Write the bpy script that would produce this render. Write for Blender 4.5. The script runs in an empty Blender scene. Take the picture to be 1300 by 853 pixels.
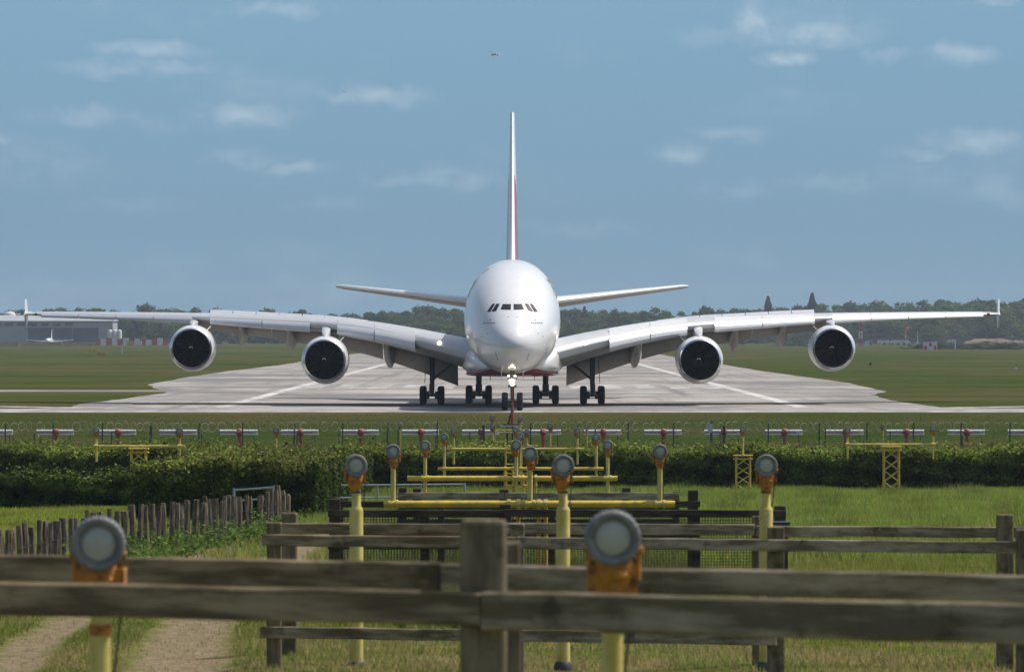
import bpy, bmesh, math, random
import numpy as np
from mathutils import Vector, Matrix, Quaternion
from mathutils.bvhtree import BVHTree

random.seed(7)
RNG = np.random.default_rng(7)
scene = bpy.context.scene
COL = scene.collection
R = math.radians

# ------------------------------------------------------------------ camera
F = 6000.0            # focal length in pixels of the 1300 px wide photograph
YH = 420.0            # horizon row
ZC = 5.78             # camera height above the runway
cam_d = bpy.data.cameras.new("camera")
cam = bpy.data.objects.new("camera", cam_d)
COL.objects.link(cam)
cam.location = (0, 0, ZC)
cam.rotation_euler = (R(90) - math.atan((426.5 - YH) / F), 0, 0)
cam_d.sensor_width = 36.0
cam_d.lens = F / 1300.0 * 36.0
cam_d.clip_start = 0.5
cam_d.clip_end = 40000
cam_d.dof.use_dof = True
cam_d.dof.focus_distance = 345
cam_d.dof.aperture_fstop = 7.6
scene.camera = cam

# ------------------------------------------------------------------ light
SUN = Vector((0.50, 0.20, 0.84)).normalized()
sun_d = bpy.data.lights.new("sun", 'SUN')
sun_d.energy = 3.5
sun_d.angle = R(0.5)
sun_d.color = (1.0, 0.955, 0.89)
sun = bpy.data.objects.new("sun", sun_d)
COL.objects.link(sun)
sun.location = (40, 340, 120)
sun.rotation_euler = (-SUN).to_track_quat('-Z', 'Y').to_euler()

scene.view_settings.view_transform = 'Standard'
scene.view_settings.look = 'None'
scene.view_settings.gamma = 1.0
scene.view_settings.use_curve_mapping = False
scene.view_settings.exposure = 0.2

world = bpy.data.worlds.new("World")
scene.world = world
world.use_nodes = True
wt = world.node_tree
wt.nodes.clear()
WN, WL = wt.nodes, wt.links


def wnode(t, **kw):
    n = WN.new(t)
    for k, v in kw.items():
        setattr(n, k, v)
    return n


def wmath(op, a, b=None, c=None):
    n = WN.new('ShaderNodeMath')
    n.operation = op
    for i, v in enumerate((a, b, c)):
        if v is None:
            continue
        if isinstance(v, (int, float)):
            n.inputs[i].default_value = v
        else:
            WL.new(v, n.inputs[i])
    return n.outputs[0]


sky = wnode('ShaderNodeTexSky', sky_type='NISHITA')
sky.sun_disc = False
sky.sun_elevation = math.asin(SUN.z)
sky.sun_rotation = math.atan2(SUN.x, SUN.y)
sky.altitude = 0
sky.air_density = 1.0
sky.dust_density = 3.4
sky.ozone_density = 1.5
# thin fair weather clouds, laid out by azimuth and elevation
tc = wnode('ShaderNodeTexCoord')
sep = wnode('ShaderNodeSeparateXYZ')
WL.new(tc.outputs['Generated'], sep.inputs[0])
az = wmath('ARCTAN2', sep.outputs[0], sep.outputs[1])
el = wmath('ARCSINE', sep.outputs[2])
# even summer haze low over the whole horizon, the plain sky above it
hz_f = wnode('ShaderNodeMapRange', interpolation_type='SMOOTHSTEP')
WL.new(el, hz_f.inputs['Value'])
hz_f.inputs['From Min'].default_value = R(3.0)
hz_f.inputs['From Max'].default_value = R(16.0)
lowf = wnode('ShaderNodeMapRange')
WL.new(el, lowf.inputs['Value'])
lowf.inputs['From Min'].default_value = 0.0
lowf.inputs['From Max'].default_value = R(4.0)
lowc = wnode('ShaderNodeMix', data_type='RGBA')
WL.new(lowf.outputs[0], lowc.inputs[0])
lowc.inputs[6].default_value = (1.66, 2.82, 3.86, 1)
lowc.inputs[7].default_value = (1.98, 3.44, 4.78, 1)
tint = wnode('ShaderNodeMix', data_type='RGBA')
WL.new(hz_f.outputs[0], tint.inputs[0])
WL.new(lowc.outputs[2], tint.inputs[6])
WL.new(sky.outputs[0], tint.inputs[7])
comb = wnode('ShaderNodeCombineXYZ')
WL.new(az, comb.inputs[0])
WL.new(el, comb.inputs[1])
warp = wnode('ShaderNodeTexNoise')
warp.inputs['Scale'].default_value = 170
warp.inputs['Detail'].default_value = 5
WL.new(comb.outputs[0], warp.inputs['Vector'])
wv = wnode('ShaderNodeVectorMath', operation='MULTIPLY_ADD')
WL.new(warp.outputs['Color'], wv.inputs[0])
wv.inputs[1].default_value = (0.012, 0.006, 0)
wv.inputs[2].default_value = (-0.006, -0.003, 0)
wadd = wnode('ShaderNodeVectorMath', operation='ADD')
WL.new(comb.outputs[0], wadd.inputs[0])
WL.new(wv.outputs[0], wadd.inputs[1])
CLOUDS = [(958, 28, 34, 30, 1.0), (1035, 44, 80, 20, .9), (995, 73, 40, 11, .9), (905, 46, 55, 18, .4),
          (1120, 72, 36, 13, .5), (1215, 71, 62, 17, .7), (190, 66, 80, 16, .7), (170, 89, 130, 12, .55),
          (310, 148, 80, 20, .75), (215, 158, 60, 12, .35), (475, 122, 80, 15, .7), (340, 13, 80, 13, .6),
          (110, 150, 90, 14, .4), (376, 214, 46, 12, .65), (310, 202, 60, 14, .4), (575, 226, 70, 18, .5),
          (500, 230, 50, 12, .35), (870, 196, 46, 15, .6), (925, 170, 60, 12, .4), (1240, 184, 90, 20, .65),
          (1170, 198, 60, 12, .45), (1050, 236, 70, 15, .4), (0, 176, 26, 11, .6), (740, 290, 90, 12, .2),
          (170, 262, 90, 12, .2), (940, 240, 70, 12, .25), (430, 260, 60, 10, .2), (1270, 2, 60, 8, .4)]
total = None
for (cx, cy, rx, ry, st) in CLOUDS:
    s1 = wnode('ShaderNodeVectorMath', operation='SUBTRACT')
    WL.new(wadd.outputs[0], s1.inputs[0])
    s1.inputs[1].default_value = ((cx - 650) / F, (YH - cy) / F, 0)
    s2 = wnode('ShaderNodeVectorMath', operation='MULTIPLY')
    WL.new(s1.outputs[0], s2.inputs[0])
    s2.inputs[1].default_value = (F / rx, F / ry, 0)
    s3 = wnode('ShaderNodeVectorMath', operation='LENGTH')
    WL.new(s2.outputs[0], s3.inputs[0])
    mr = wnode('ShaderNodeMapRange', interpolation_type='SMOOTHSTEP')
    WL.new(s3.outputs['Value'], mr.inputs['Value'])
    mr.inputs['From Min'].default_value = 0.0
    mr.inputs['From Max'].default_value = 1.25
    mr.inputs['To Min'].default_value = st
    mr.inputs['To Max'].default_value = 0
    total = mr.outputs[0] if total is None else wmath('MAXIMUM', total, mr.outputs[0])
# the same kind of cloud scattered over the rest of the sky
glob = wnode('ShaderNodeTexNoise')
gm = wnode('ShaderNodeVectorMath', operation='MULTIPLY')
gm.inputs[1].default_value = (1, 2.2, 1)
WL.new(comb.outputs[0], gm.inputs[0])
WL.new(gm.outputs[0], glob.inputs['Vector'])
glob.inputs['Scale'].default_value = 22
glob.inputs['Detail'].default_value = 8
gmr = wnode('ShaderNodeMapRange', interpolation_type='SMOOTHSTEP')
WL.new(glob.outputs['Fac'], gmr.inputs['Value'])
gmr.inputs['From Min'].default_value = 0.52
gmr.inputs['From Max'].default_value = 0.80
gmr.inputs['To Max'].default_value = 0.45
total = wmath('MAXIMUM', total, gmr.outputs[0])
puff = wnode('ShaderNodeTexNoise')
pm = wnode('ShaderNodeVectorMath', operation='MULTIPLY')
pm.inputs[1].default_value = (1, 1.35, 1)
WL.new(comb.outputs[0], pm.inputs[0])
WL.new(pm.outputs[0], puff.inputs['Vector'])
puff.inputs['Scale'].default_value = 95
puff.inputs['Detail'].default_value = 7
puff.inputs['Roughness'].default_value = 0.58
pr = wnode('ShaderNodeMapRange', interpolation_type='SMOOTHSTEP')
WL.new(puff.outputs['Fac'], pr.inputs['Value'])
pr.inputs['From Min'].default_value = 0.28
pr.inputs['From Max'].default_value = 0.62
cm = wmath('MULTIPLY', total, pr.outputs[0])
cm = wmath('MULTIPLY', cm, 0.45)
cmix = wnode('ShaderNodeMix', data_type='RGBA')
WL.new(cm, cmix.inputs[0])
WL.new(tint.outputs[2], cmix.inputs[6])
cmix.inputs[7].default_value = (6.0, 6.8, 7.4, 1)
bg = wnode('ShaderNodeBackground')
WL.new(cmix.outputs[2], bg.inputs['Color'])
bg.inputs['Strength'].default_value = 0.10
wo = wnode('ShaderNodeOutputWorld')
WL.new(bg.outputs[0], wo.inputs['Surface'])


# ------------------------------------------------------------------ helpers
def PX(px, D):
    return (px - 650.0) * D / F


def PZ(py, D):
    return ZC - (py - YH) * D / F


def P(px, py, D):
    return Vector((PX(px, D), D, PZ(py, D)))


GD = [-60, 0, 20, 54, 120, 195, 235, 275, 292, 322, 334, 40000]
GH = [1.7, 1.75, 2.5, 3.86, 5.17, 6.66, 7.05, 7.08, 6.9, 6.05, 5.78, 5.78]


def zg(x, y):
    return ZC - float(np.interp(y, GD, GH))


def zgv(y):
    return ZC - np.interp(y, GD, GH)


class MB:
    """collects shapes, builds ONE mesh object"""

    def __init__(self):
        self.v, self.f, self.m = [], [], []

    def add(self, verts, faces, mi=0):
        o = len(self.v)
        self.v.extend([tuple(p) for p in verts])
        for f in faces:
            self.f.append(tuple(i + o for i in f))
            self.m.append(mi)
        return self

    def box(self, c, size, mi=0, rot=None):
        sx, sy, sz = [k / 2 for k in size]
        pts = [Vector((x, y, z)) for x in (-sx, sx) for y in (-sy, sy) for z in (-sz, sz)]
        if rot is not None:
            pts = [rot @ p for p in pts]
        c = Vector(c)
        return self.add([p + c for p in pts],
                        [(0, 1, 3, 2), (4, 6, 7, 5), (0, 4, 5, 1), (2, 3, 7, 6), (0, 2, 6, 4), (1, 5, 7, 3)], mi)

    def plank(self, a, b, h, t, mi=0, wob=0.0, n=1):
        """horizontal plank from a to b (centre line), height h, thickness t"""
        a, b = Vector(a), Vector(b)
        d = (b - a)
        side = Vector((-d.y, d.x, 0)).normalized()
        up = Vector((0, 0, 1))
        rings = []
        for i in range(n + 1):
            k = i / n
            p = a.lerp(b, k) + up * random.uniform(-wob, wob)
            hh = h / 2 * (1 + random.uniform(-wob, wob) * 4)
            ch = min(0.012, t * .2)
            rings.append([p + side * (-t / 2 + ch) - up * hh, p + side * (t / 2 - ch) - up * hh,
                          p + side * t / 2 - up * (hh - ch), p + side * t / 2 + up * (hh - ch),
                          p + side * (t / 2 - ch) + up * hh, p + side * (-t / 2 + ch) + up * hh,
                          p - side * t / 2 + up * (hh - ch), p - side * t / 2 - up * (hh - ch)])
        return self.loft(rings, True, True, mi)

    def loft(self, rings, cap0=False, cap1=False, mi=0, closed=True):
        n = len(rings[0])
        vs = [p for r in rings for p in r]
        fs = []
        for i in range(len(rings) - 1):
            for j in range(n if closed else n - 1):
                a, b = i * n + j, i * n + (j + 1) % n
                fs.append((a, b, b + n, a + n))
        if cap0:
            fs.append(tuple(reversed(range(n))))
        if cap1:
            fs.append(tuple(range((len(rings) - 1) * n, len(rings) * n)))
        return self.add(vs, fs, mi)

    def tube(self, a, b, r0, r1=None, n=10, mi=0):
        a, b = Vector(a), Vector(b)
        r1 = r0 if r1 is None else r1
        d = (b - a).normalized()
        u = d.orthogonal().normalized()
        w = d.cross(u)
        rings = [[p + (u * math.cos(2 * math.pi * k / n) + w * math.sin(2 * math.pi * k / n)) * r for k in range(n)]
                 for p, r in ((a, r0), (b, r1))]
        return self.loft(rings, True, True, mi)

    def path(self, pts, r, n=6, mi=0):
        pts = [Vector(p) for p in pts]
        rings = []
        u = None
        for i, p in enumerate(pts):
            d = (pts[min(i + 1, len(pts) - 1)] - pts[max(i - 1, 0)]).normalized()
            u = d.orthogonal().normalized() if u is None else (u - d * u.dot(d)).normalized()
            w = d.cross(u)
            rr = r[i] if isinstance(r, (list, tuple)) else r
            rings.append([p + (u * math.cos(2 * math.pi * k / n) + w * math.sin(2 * math.pi * k / n)) * rr
                          for k in range(n)])
        return self.loft(rings, True, True, mi)

    def lathe(self, prof, origin, axis, n=24, mi=0, cap0=False, cap1=False):
        """prof: (radius, along) along axis"""
        axis = Vector(axis).normalized()
        u = axis.orthogonal().normalized()
        w = axis.cross(u)
        o = Vector(origin)
        rings = [[o + axis * t + (u * math.cos(2 * math.pi * k / n) + w * math.sin(2 * math.pi * k / n)) * r
                  for k in range(n)] for r, t in prof]
        return self.loft(rings, cap0, cap1, mi)

    def mesh(self, name, mats, smooth=False, normals=True):
        me = bpy.data.meshes.new(name)
        me.from_pydata(self.v, [], self.f)
        for m in (mats if isinstance(mats, (list, tuple)) else [mats]):
            me.materials.append(m)
        if any(self.m):
            me.polygons.foreach_set('material_index', self.m)
        if normals:
            bm = bmesh.new()
            bm.from_mesh(me)
            bmesh.ops.recalc_face_normals(bm, faces=bm.faces)
            bm.to_mesh(me)
            bm.free()
        if smooth:
            me.polygons.foreach_set('use_smooth', [True] * len(me.polygons))
            try:
                me.set_sharp_from_angle(angle=R(smooth if smooth is not True else 40))
            except Exception:
                pass
        me.update()
        return me

    def build(self, name, mats, parent=None, smooth=False, loc=None):
        return link(name, self.mesh(name, mats, smooth), parent, loc)


def link(name, me, parent=None, loc=None):
    o = bpy.data.objects.new(name, me)
    COL.objects.link(o)
    if parent is not None:
        o.parent = parent
    if loc is not None:
        o.location = loc
    return o


def tag(o, label=None, cat=None, group=None, kind=None):
    if label:
        o['label'] = label
    if cat:
        o['category'] = cat
    if group:
        o['group'] = group
    if kind:
        o['kind'] = kind
    return o


def empty(name, loc, label, cat, group=None, rz=0):
    o = bpy.data.objects.new(name, None)
    o.empty_display_size = 0.3
    COL.objects.link(o)
    o.location = loc
    o.rotation_euler = (0, 0, rz)
    return tag(o, label, cat, group)


def copy_tree(o, parent=None):
    c = o.copy()
    COL.objects.link(c)
    c.parent = parent
    for ch in o.children:
        copy_tree(ch, c)
    return c


# ------------------------------------------------------------------ materials
MATS = {}


def mat(name, col, rough=0.6, metal=0.0, var=0.0, scale=4.0, col2=None, stretch=(1, 1, 1), bump=0.0, bscale=None,
        coat=0.0, spec=0.5, detail=6, lo=0.35, hi=0.65, col3=None, scale3=2.0, lo3=.5, hi3=.68):
    m = bpy.data.materials.new(name)
    m.use_nodes = True
    nt = m.node_tree
    b = nt.nodes['Principled BSDF']
    b.inputs['Base Color'].default_value = (*col, 1)
    b.inputs['Roughness'].default_value = rough
    b.inputs['Metallic'].default_value = metal
    b.inputs['Specular IOR Level'].default_value = spec
    b.inputs['Coat Weight'].default_value = coat
    b.inputs['Coat Roughness'].default_value = 0.08
    if var or col2:
        if col2 is None:
            col2 = tuple(c * (1 - var) for c in col)
        tcn = nt.nodes.new('ShaderNodeTexCoord')
        mp = nt.nodes.new('ShaderNodeMapping')
        mp.inputs['Scale'].default_value = stretch
        nz = nt.nodes.new('ShaderNodeTexNoise')
        nz.inputs['Scale'].default_value = scale
        nz.inputs['Detail'].default_value = detail
        nz.inputs['Roughness'].default_value = 0.62
        oi = nt.nodes.new('ShaderNodeObjectInfo')
        va = nt.nodes.new('ShaderNodeVectorMath')
        va.operation = 'MULTIPLY_ADD'
        nt.links.new(oi.outputs['Random'], va.inputs[0])
        va.inputs[1].default_value = (37, 17, 53)
        nt.links.new(mp.outputs[0], va.inputs[2])
        nt.links.new(tcn.outputs['Object'], mp.inputs[0])
        nt.links.new(va.outputs[0], nz.inputs['Vector'])
        mr_ = nt.nodes.new('ShaderNodeMapRange')
        mr_.interpolation_type = 'SMOOTHSTEP'
        nt.links.new(nz.outputs['Fac'], mr_.inputs['Value'])
        mr_.inputs['From Min'].default_value = lo
        mr_.inputs['From Max'].default_value = hi
        mx = nt.nodes.new('ShaderNodeMix')
        mx.data_type = 'RGBA'
        nt.links.new(mr_.outputs[0], mx.inputs[0])
        mx.inputs[6].default_value = (*col, 1)
        mx.inputs[7].default_value = (*col2, 1)
        outc = mx.outputs[2]
        if col3:
            n3 = nt.nodes.new('ShaderNodeTexNoise')
            n3.inputs['Scale'].default_value = scale3
            n3.inputs['Detail'].default_value = 7
            n3.inputs['Roughness'].default_value = .7
            v3 = nt.nodes.new('ShaderNodeVectorMath')
            v3.operation = 'MULTIPLY_ADD'
            nt.links.new(oi.outputs['Random'], v3.inputs[0])
            v3.inputs[1].default_value = (11, 71, 29)
            nt.links.new(tcn.outputs['Object'], v3.inputs[2])
            nt.links.new(v3.outputs[0], n3.inputs['Vector'])
            r3 = nt.nodes.new('ShaderNodeMapRange')
            r3.interpolation_type = 'SMOOTHSTEP'
            nt.links.new(n3.outputs['Fac'], r3.inputs['Value'])
            r3.inputs['From Min'].default_value = lo3
            r3.inputs['From Max'].default_value = hi3
            m3 = nt.nodes.new('ShaderNodeMix')
            m3.data_type = 'RGBA'
            nt.links.new(r3.outputs[0], m3.inputs[0])
            nt.links.new(outc, m3.inputs[6])
            m3.inputs[7].default_value = (*col3, 1)
            outc = m3.outputs[2]
        nt.links.new(outc, b.inputs['Base Color'])
        if bump:
            bp = nt.nodes.new('ShaderNodeBump')
            bp.inputs['Strength'].default_value = bump
            bp.inputs['Distance'].default_value = 0.02
            nt.links.new(nz.outputs['Fac'], bp.inputs['Height'])
            nt.links.new(bp.outputs[0], b.inputs['Normal'])
    MATS[name] = m
    return m


def attr_mat(name, transl=0.35, rough=0.6, mult=1.0):
    """foliage: colour per leaf from the mesh attribute 'col'"""
    m = bpy.data.materials.new(name)
    m.use_nodes = True
    nt = m.node_tree
    nt.nodes.clear()
    at = nt.nodes.new('ShaderNodeAttribute')
    at.attribute_name = 'col'
    pb = nt.nodes.new('ShaderNodeBsdfPrincipled')
    pb.inputs['Roughness'].default_value = rough
    pb.inputs['Specular IOR Level'].default_value = 0.04
    tr = nt.nodes.new('ShaderNodeBsdfTranslucent')
    mx = nt.nodes.new('ShaderNodeMixShader')
    mx.inputs[0].default_value = transl
    out = nt.nodes.new('ShaderNodeOutputMaterial')
    nt.links.new(at.outputs['Color'], pb.inputs['Base Color'])
    nt.links.new(at.outputs['Color'], tr.inputs['Color'])
    nt.links.new(pb.outputs[0], mx.inputs[1])
    nt.links.new(tr.outputs[0], mx.inputs[2])
    nt.links.new(mx.outputs[0], out.inputs['Surface'])
    return m


def emit_mat(name, col, st):
    m = bpy.data.materials.new(name)
    m.use_nodes = True
    b = m.node_tree.nodes['Principled BSDF']
    b.inputs['Base Color'].default_value = (.8, .8, .8, 1)
    b.inputs['Emission Color'].default_value = (*col, 1)
    b.inputs['Emission Strength'].default_value = st
    return m


M_WHITE = mat('white_paint', (.80, .80, .79), .28, coat=.5, var=.05, scale=1.2)
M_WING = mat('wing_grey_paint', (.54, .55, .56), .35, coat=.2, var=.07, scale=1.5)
M_WINGLO = mat('wing_lower_shaded_grey', (.29, .285, .275), .45, var=.12, scale=1.0)  # underside shade painted in as a darker grey
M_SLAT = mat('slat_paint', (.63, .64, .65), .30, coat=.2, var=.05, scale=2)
M_FLAP = mat('flap_shaded_grey', (.235, .23, .215), .5, var=.15, scale=1.5)  # grey darkened to paint in the shade below the wing
M_RED = mat('red_paint', (.33, .014, .022), .3, coat=.5)
M_GREENP = mat('green_paint', (.01, .16, .05), .3, coat=.5)
M_BLACKP = mat('black_paint', (.015, .015, .015), .35)
M_GOLD = mat('gold_paint', (.35, .22, .06), .35)
M_LIP = mat('polished_lip', (.72, .73, .75), .18, metal=1.0)
M_FAN = mat('fan_blade_shade_black', (.0022, .0022, .0025), .8, spec=.05)  # blades blackened to stand for the shade inside the intake
M_DUCT = mat('intake_duct', (.004, .004, .004), .9, spec=.05)  # near black colour carries the shade of the intake too
M_GLASSD = mat('cockpit_glass', (.012, .014, .018), .08, spec=.8)
M_TYRE = mat('tyre_rubber', (.014, .014, .015), .85, var=.3, scale=6)
M_RIM = mat('wheel_rim', (.10, .10, .105), .5, metal=.5)
M_STRUT = mat('gear_steel', (.055, .057, .06), .45, metal=.6)
M_STRUTL = mat('gear_pale', (.35, .36, .37), .4, metal=.3)
M_LAMPON = emit_mat('lit_landing_light', (1.0, .86, .62), 9.0)
M_NAVG = mat('green_lens', (.01, .20, .08), .15)
M_NAVR = mat('red_lens', (.30, .01, .01), .15)
M_SEAM = mat('panel_seam', (.12, .12, .125), .7)

M_YEL = mat('yellow_paint', (.74, .52, .05), .6, col2=(.48, .36, .09), scale=5, bump=.1, spec=.25, col3=(.22, .19, .10), scale3=6, lo3=.58, hi3=.75)
M_YEL2 = mat('bleached_yellow_paint', (.66, .57, .20), .65, col2=(.50, .40, .09), scale=9, bump=.1, stretch=(1, 1, .4), spec=.25, col3=(.26, .24, .15), scale3=5, lo3=.56, hi3=.74)
M_RUST = mat('rusty_orange_paint', (.48, .20, .02), .65, col2=(.16, .055, .015), scale=14, bump=.3, lo=.45, hi=.66)
M_HEAD = mat('lamp_housing', (.25, .25, .245), .6, col2=(.15, .15, .148), scale=14, spec=.3)
M_HEADB = mat('lamp_back_housing', (.05, .052, .055), .6, var=.3, scale=10)
M_LENS = mat('lamp_lens_glass', (.37, .385, .335), .3, col2=(.45, .46, .41), scale=6, spec=.6)
M_LENSR = mat('lamp_lens_rim', (.11, .125, .125), .4, metal=.4)
M_WOODX = mat('weathered_rail_wood', (.36, .285, .175), .9, col2=(.125, .098, .058), scale=3.2, stretch=(.5, 2, 3.4),
              bump=.5, lo=.34, hi=.62, detail=11, spec=.12, col3=(.075, .06, .035), scale3=2.6, lo3=.52, hi3=.70)
M_WOODX2 = mat('grey_rail_wood', (.40, .335, .235), .9, col2=(.15, .122, .078), scale=3.0, stretch=(.55, 2, 3.2),
               bump=.5, lo=.36, hi=.62, detail=11, spec=.12, col3=(.085, .072, .045), scale3=2.4, lo3=.52, hi3=.68)
M_WOODZ = mat('weathered_post_wood', (.27, .22, .14), .9, col2=(.10, .082, .050), scale=3.5, stretch=(4, 4, .5),
              bump=.5, lo=.3, hi=.66, detail=10, spec=.12, col3=(.065, .058, .035), scale3=3.2)
M_DARKW = mat('dark_creosote_wood', (.085, .070, .050), .9, col2=(.033, .028, .021), scale=4, stretch=(.4, 2, 3),
              bump=.4, spec=.12)
M_STAKE = mat('split_stake_wood', (.23, .19, .14), .92, col2=(.055, .044, .031), scale=6, stretch=(5, 5, .6), bump=.6, spec=.12)
M_WIRE = mat('fence_wire', (.035, .04, .035), .8, spec=.1)
M_NET = mat('black_mesh_wire', (.022, .022, .023), .7)
M_RAZOR = mat('galvanised_wire', (.42, .43, .42), .75, spec=.2)
M_POSTG = mat('steel_fence_post', (.10, .125, .13), .6, metal=.3, var=.3)
M_GATE = mat('galvanised_gate', (.40, .45, .50), .5, metal=.5, var=.2)
M_LOCR = mat('faded_red_paint', (.40, .085, .06), .6, col2=(.28, .06, .045), scale=5)
M_LOCW = mat('antenna_white', (.82, .80, .78), .6, var=.08, scale=4, spec=.2)
M_LOCD = mat('antenna_maroon', (.16, .05, .05), .6)
M_MARK = mat('runway_white_paint', (.60, .58, .55), .85, col2=(.32, .30, .285), scale=.35, detail=10, lo=.42, hi=.62)
M_WORN = mat('worn_white_paint', (.48, .465, .44), .85, col2=(.27, .255, .24), scale=.5, stretch=(1, .25, 1), detail=10, lo=.38, hi=.58)
M_BARK = mat('tree_bark', (.07, .055, .04), .9, var=.4, scale=2)
M_BLDG = mat('grey_cladding', (.38, .39, .40), .7, var=.12, scale=.2)
M_BLDGD = mat('dark_opening', (.10, .12, .14), .7)
M_ROOF = mat('roof_sheet', (.36, .385, .41), .6, var=.1, scale=.2)
M_BRICK = mat('soil_heap', (.20, .135, .10), .9, col2=(.13, .10, .07), scale=.5)
M_CONC = mat('barrier_white', (.68, .66, .62), .7, var=.15, scale=1)
M_BARR = mat('barrier_red', (.45, .07, .06), .6, var=.2, scale=1)
M_ORANGE = mat('orange_fabric', (.70, .13, .03), .6)
M_SIGNY = mat('yellow_sign', (.65, .50, .03), .5)
M_SIGNO = mat('orange_sign', (.60, .22, .06), .5)
M_TAN = mat('tan_panel', (.45, .32, .17), .7, var=.2, scale=1)
M_DARKG = mat('dark_gap', (.02, .02, .022), .7)
M_CORE = mat('hedge_twigs', (.012, .014, .006), 1.0, var=.5, scale=5, spec=0)
M_LEAF = attr_mat('leaf', .30)
M_GRASS = attr_mat('grass_blade', .5, .7)


# ------------------------------------------------------------------ ground
def ground_material():
    m = bpy.data.materials.new('ground_turf')
    m.use_nodes = True
    nt = m.node_tree
    b = nt.nodes['Principled BSDF']
    b.inputs['Roughness'].default_value = 1.0
    b.inputs['Specular IOR Level'].default_value = 0.0
    L = nt.links.new
    geo = nt.nodes.new('ShaderNodeNewGeometry')

    def noise(scale, stretch, detail=6):
        mp = nt.nodes.new('ShaderNodeMapping')
        mp.inputs['Scale'].default_value = stretch
        L(geo.outputs['Position'], mp.inputs[0])
        n = nt.nodes.new('ShaderNodeTexNoise')
        n.inputs['Scale'].default_value = scale
        n.inputs['Detail'].default_value = detail
        n.inputs['Roughness'].default_value = .65
        L(mp.outputs[0], n.inputs['Vector'])
        return n.outputs['Fac']

    def ramp(fac, lo, hi):
        r = nt.nodes.new('ShaderNodeMapRange')
        r.interpolation_type = 'SMOOTHSTEP'
        L(fac, r.inputs['Value'])
        r.inputs['From Min'].default_value = lo
        r.inputs['From Max'].default_value = hi
        return r.outputs[0]

    def mix(fac, a, c):
        x = nt.nodes.new('ShaderNodeMix')
        x.data_type = 'RGBA'
        if isinstance(fac, float):
            x.inputs[0].default_value = fac
        else:
            L(fac, x.inputs[0])
        for i, v in ((6, a), (7, c)):
            if isinstance(v, tuple):
                x.inputs[i].default_value = (*v, 1)
            else:
                L(v, x.inputs[i])
        return x.outputs[2]

    def attr(n):
        a = nt.nodes.new('ShaderNodeAttribute')
        a.attribute_name = n
        return a.outputs['Fac']
    near = mix(ramp(noise(1.3, (1, .7, 1)), .4, .65), (.085, .110, .024), (.17, .14, .06))
    # airfield turf: mown bands across the view, worn and lush patches
    far = mix(ramp(noise(.35, (.05, .04, 1), 9), .36, .64), (.036, .056, .010), (.088, .074, .031))
    far = mix(ramp(noise(.02, (.35, 1.3, 1), 5), .46, .62), far, (.034, .060, .009))
    far = mix(ramp(noise(.9, (.04, .025, 1), 9), .5, .66), far, (.070, .068, .026))
    soil = mix(ramp(noise(7, (1, 1, 1), 8), .35, .7), (.25, .195, .125), (.125, .098, .062))
    pth = nt.nodes.new('ShaderNodeMath')
    pth.operation = 'MULTIPLY_ADD'
    L(noise(3.2, (1, .6, 1), 9), pth.inputs[0])
    pth.inputs[1].default_value = 1.9
    L(attr('path'), pth.inputs[2])
    c = mix(attr('far'), near, far)
    c = mix(ramp(pth.outputs[0], 1.25, 1.9), c, soil)
    L(c, b.inputs['Base Color'])
    bp = nt.nodes.new('ShaderNodeBump')
    bp.inputs['Strength'].default_value = .5
    bp.inputs['Distance'].default_value = .08
    L(noise(5, (1, 1, 1), 6), bp.inputs['Height'])
    L(bp.outputs[0], b.inputs['Normal'])
    return m


RUT_D = [30, 53, 64, 80, 111, 140]
RUT_X = [-2.6, -3.75, -4.35, -4.75, -4.75, -4.5]


def path_amount(x, y):
    c = np.interp(y, RUT_D, RUT_X)
    a = np.exp(-((x - c) / .62) ** 4)
    bb = np.exp(-((x - (c - 1.95)) / .42) ** 4)
    w = np.maximum(a, bb * .92)
    w = w * np.clip((150 - y) / 25, 0, 1)
    # bare trodden strip under the light posts
    w = np.maximum(w, .33 * np.exp(-((y - 50) / 5.0) ** 2) * (x > -2.4))
    return w


ys = np.concatenate([np.linspace(-80, 28, 12), np.linspace(30, 150, 300), np.linspace(151.5, 345, 130),
                     np.geomspace(350, 30000, 60)])
xs_n = np.concatenate([-np.geomspace(20000, 40, 24), np.linspace(-36, -12.4, 24), np.linspace(-12, 12, 120),
                       np.linspace(12.4, 36, 24), np.geomspace(40, 20000, 24)])
GX, GY = np.meshgrid(xs_n, ys)
GZ = zgv(GY)
bumpz = .05 * np.sin(GX * .9 + GY * .31) * np.sin(GY * .23 + 1.3) + .04 * np.sin(GX * .37 - GY * .17)
bumpz = bumpz * ((GY > 40) & (GY < 300)) - .05 * path_amount(GX, GY)
GZ = GZ + bumpz
nx, ny = len(xs_n), len(ys)
vv = np.stack([GX.ravel(), GY.ravel(), GZ.ravel()], 1)
ii = np.arange(nx * ny).reshape(ny, nx)
ff = np.stack([ii[:-1, :-1].ravel(), ii[:-1, 1:].ravel(), ii[1:, 1:].ravel(), ii[1:, :-1].ravel()], 1)


def np_mesh(name, v, f, mats, cols=None, k=None):
    """v (n,3); f (m,k) all faces with the same number of corners"""
    me = bpy.data.meshes.new(name)
    k = f.shape[1]
    me.vertices.add(len(v))
    me.vertices.foreach_set('co', v.astype(np.float32).ravel())
    me.loops.add(f.size)
    me.loops.foreach_set('vertex_index', f.astype(np.int32).ravel())
    me.polygons.add(len(f))
    me.polygons.foreach_set('loop_start', np.arange(0, f.size, k, dtype=np.int32))
    for m in (mats if isinstance(mats, (list, tuple)) else [mats]):
        me.materials.append(m)
    if cols is not None:
        a = me.attributes.new('col', 'FLOAT_COLOR', 'POINT')
        a.data.foreach_set('color', np.concatenate([cols, np.ones((len(cols), 1))], 1).astype(np.float32).ravel())
    me.update(calc_edges=True)
    return me


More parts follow.
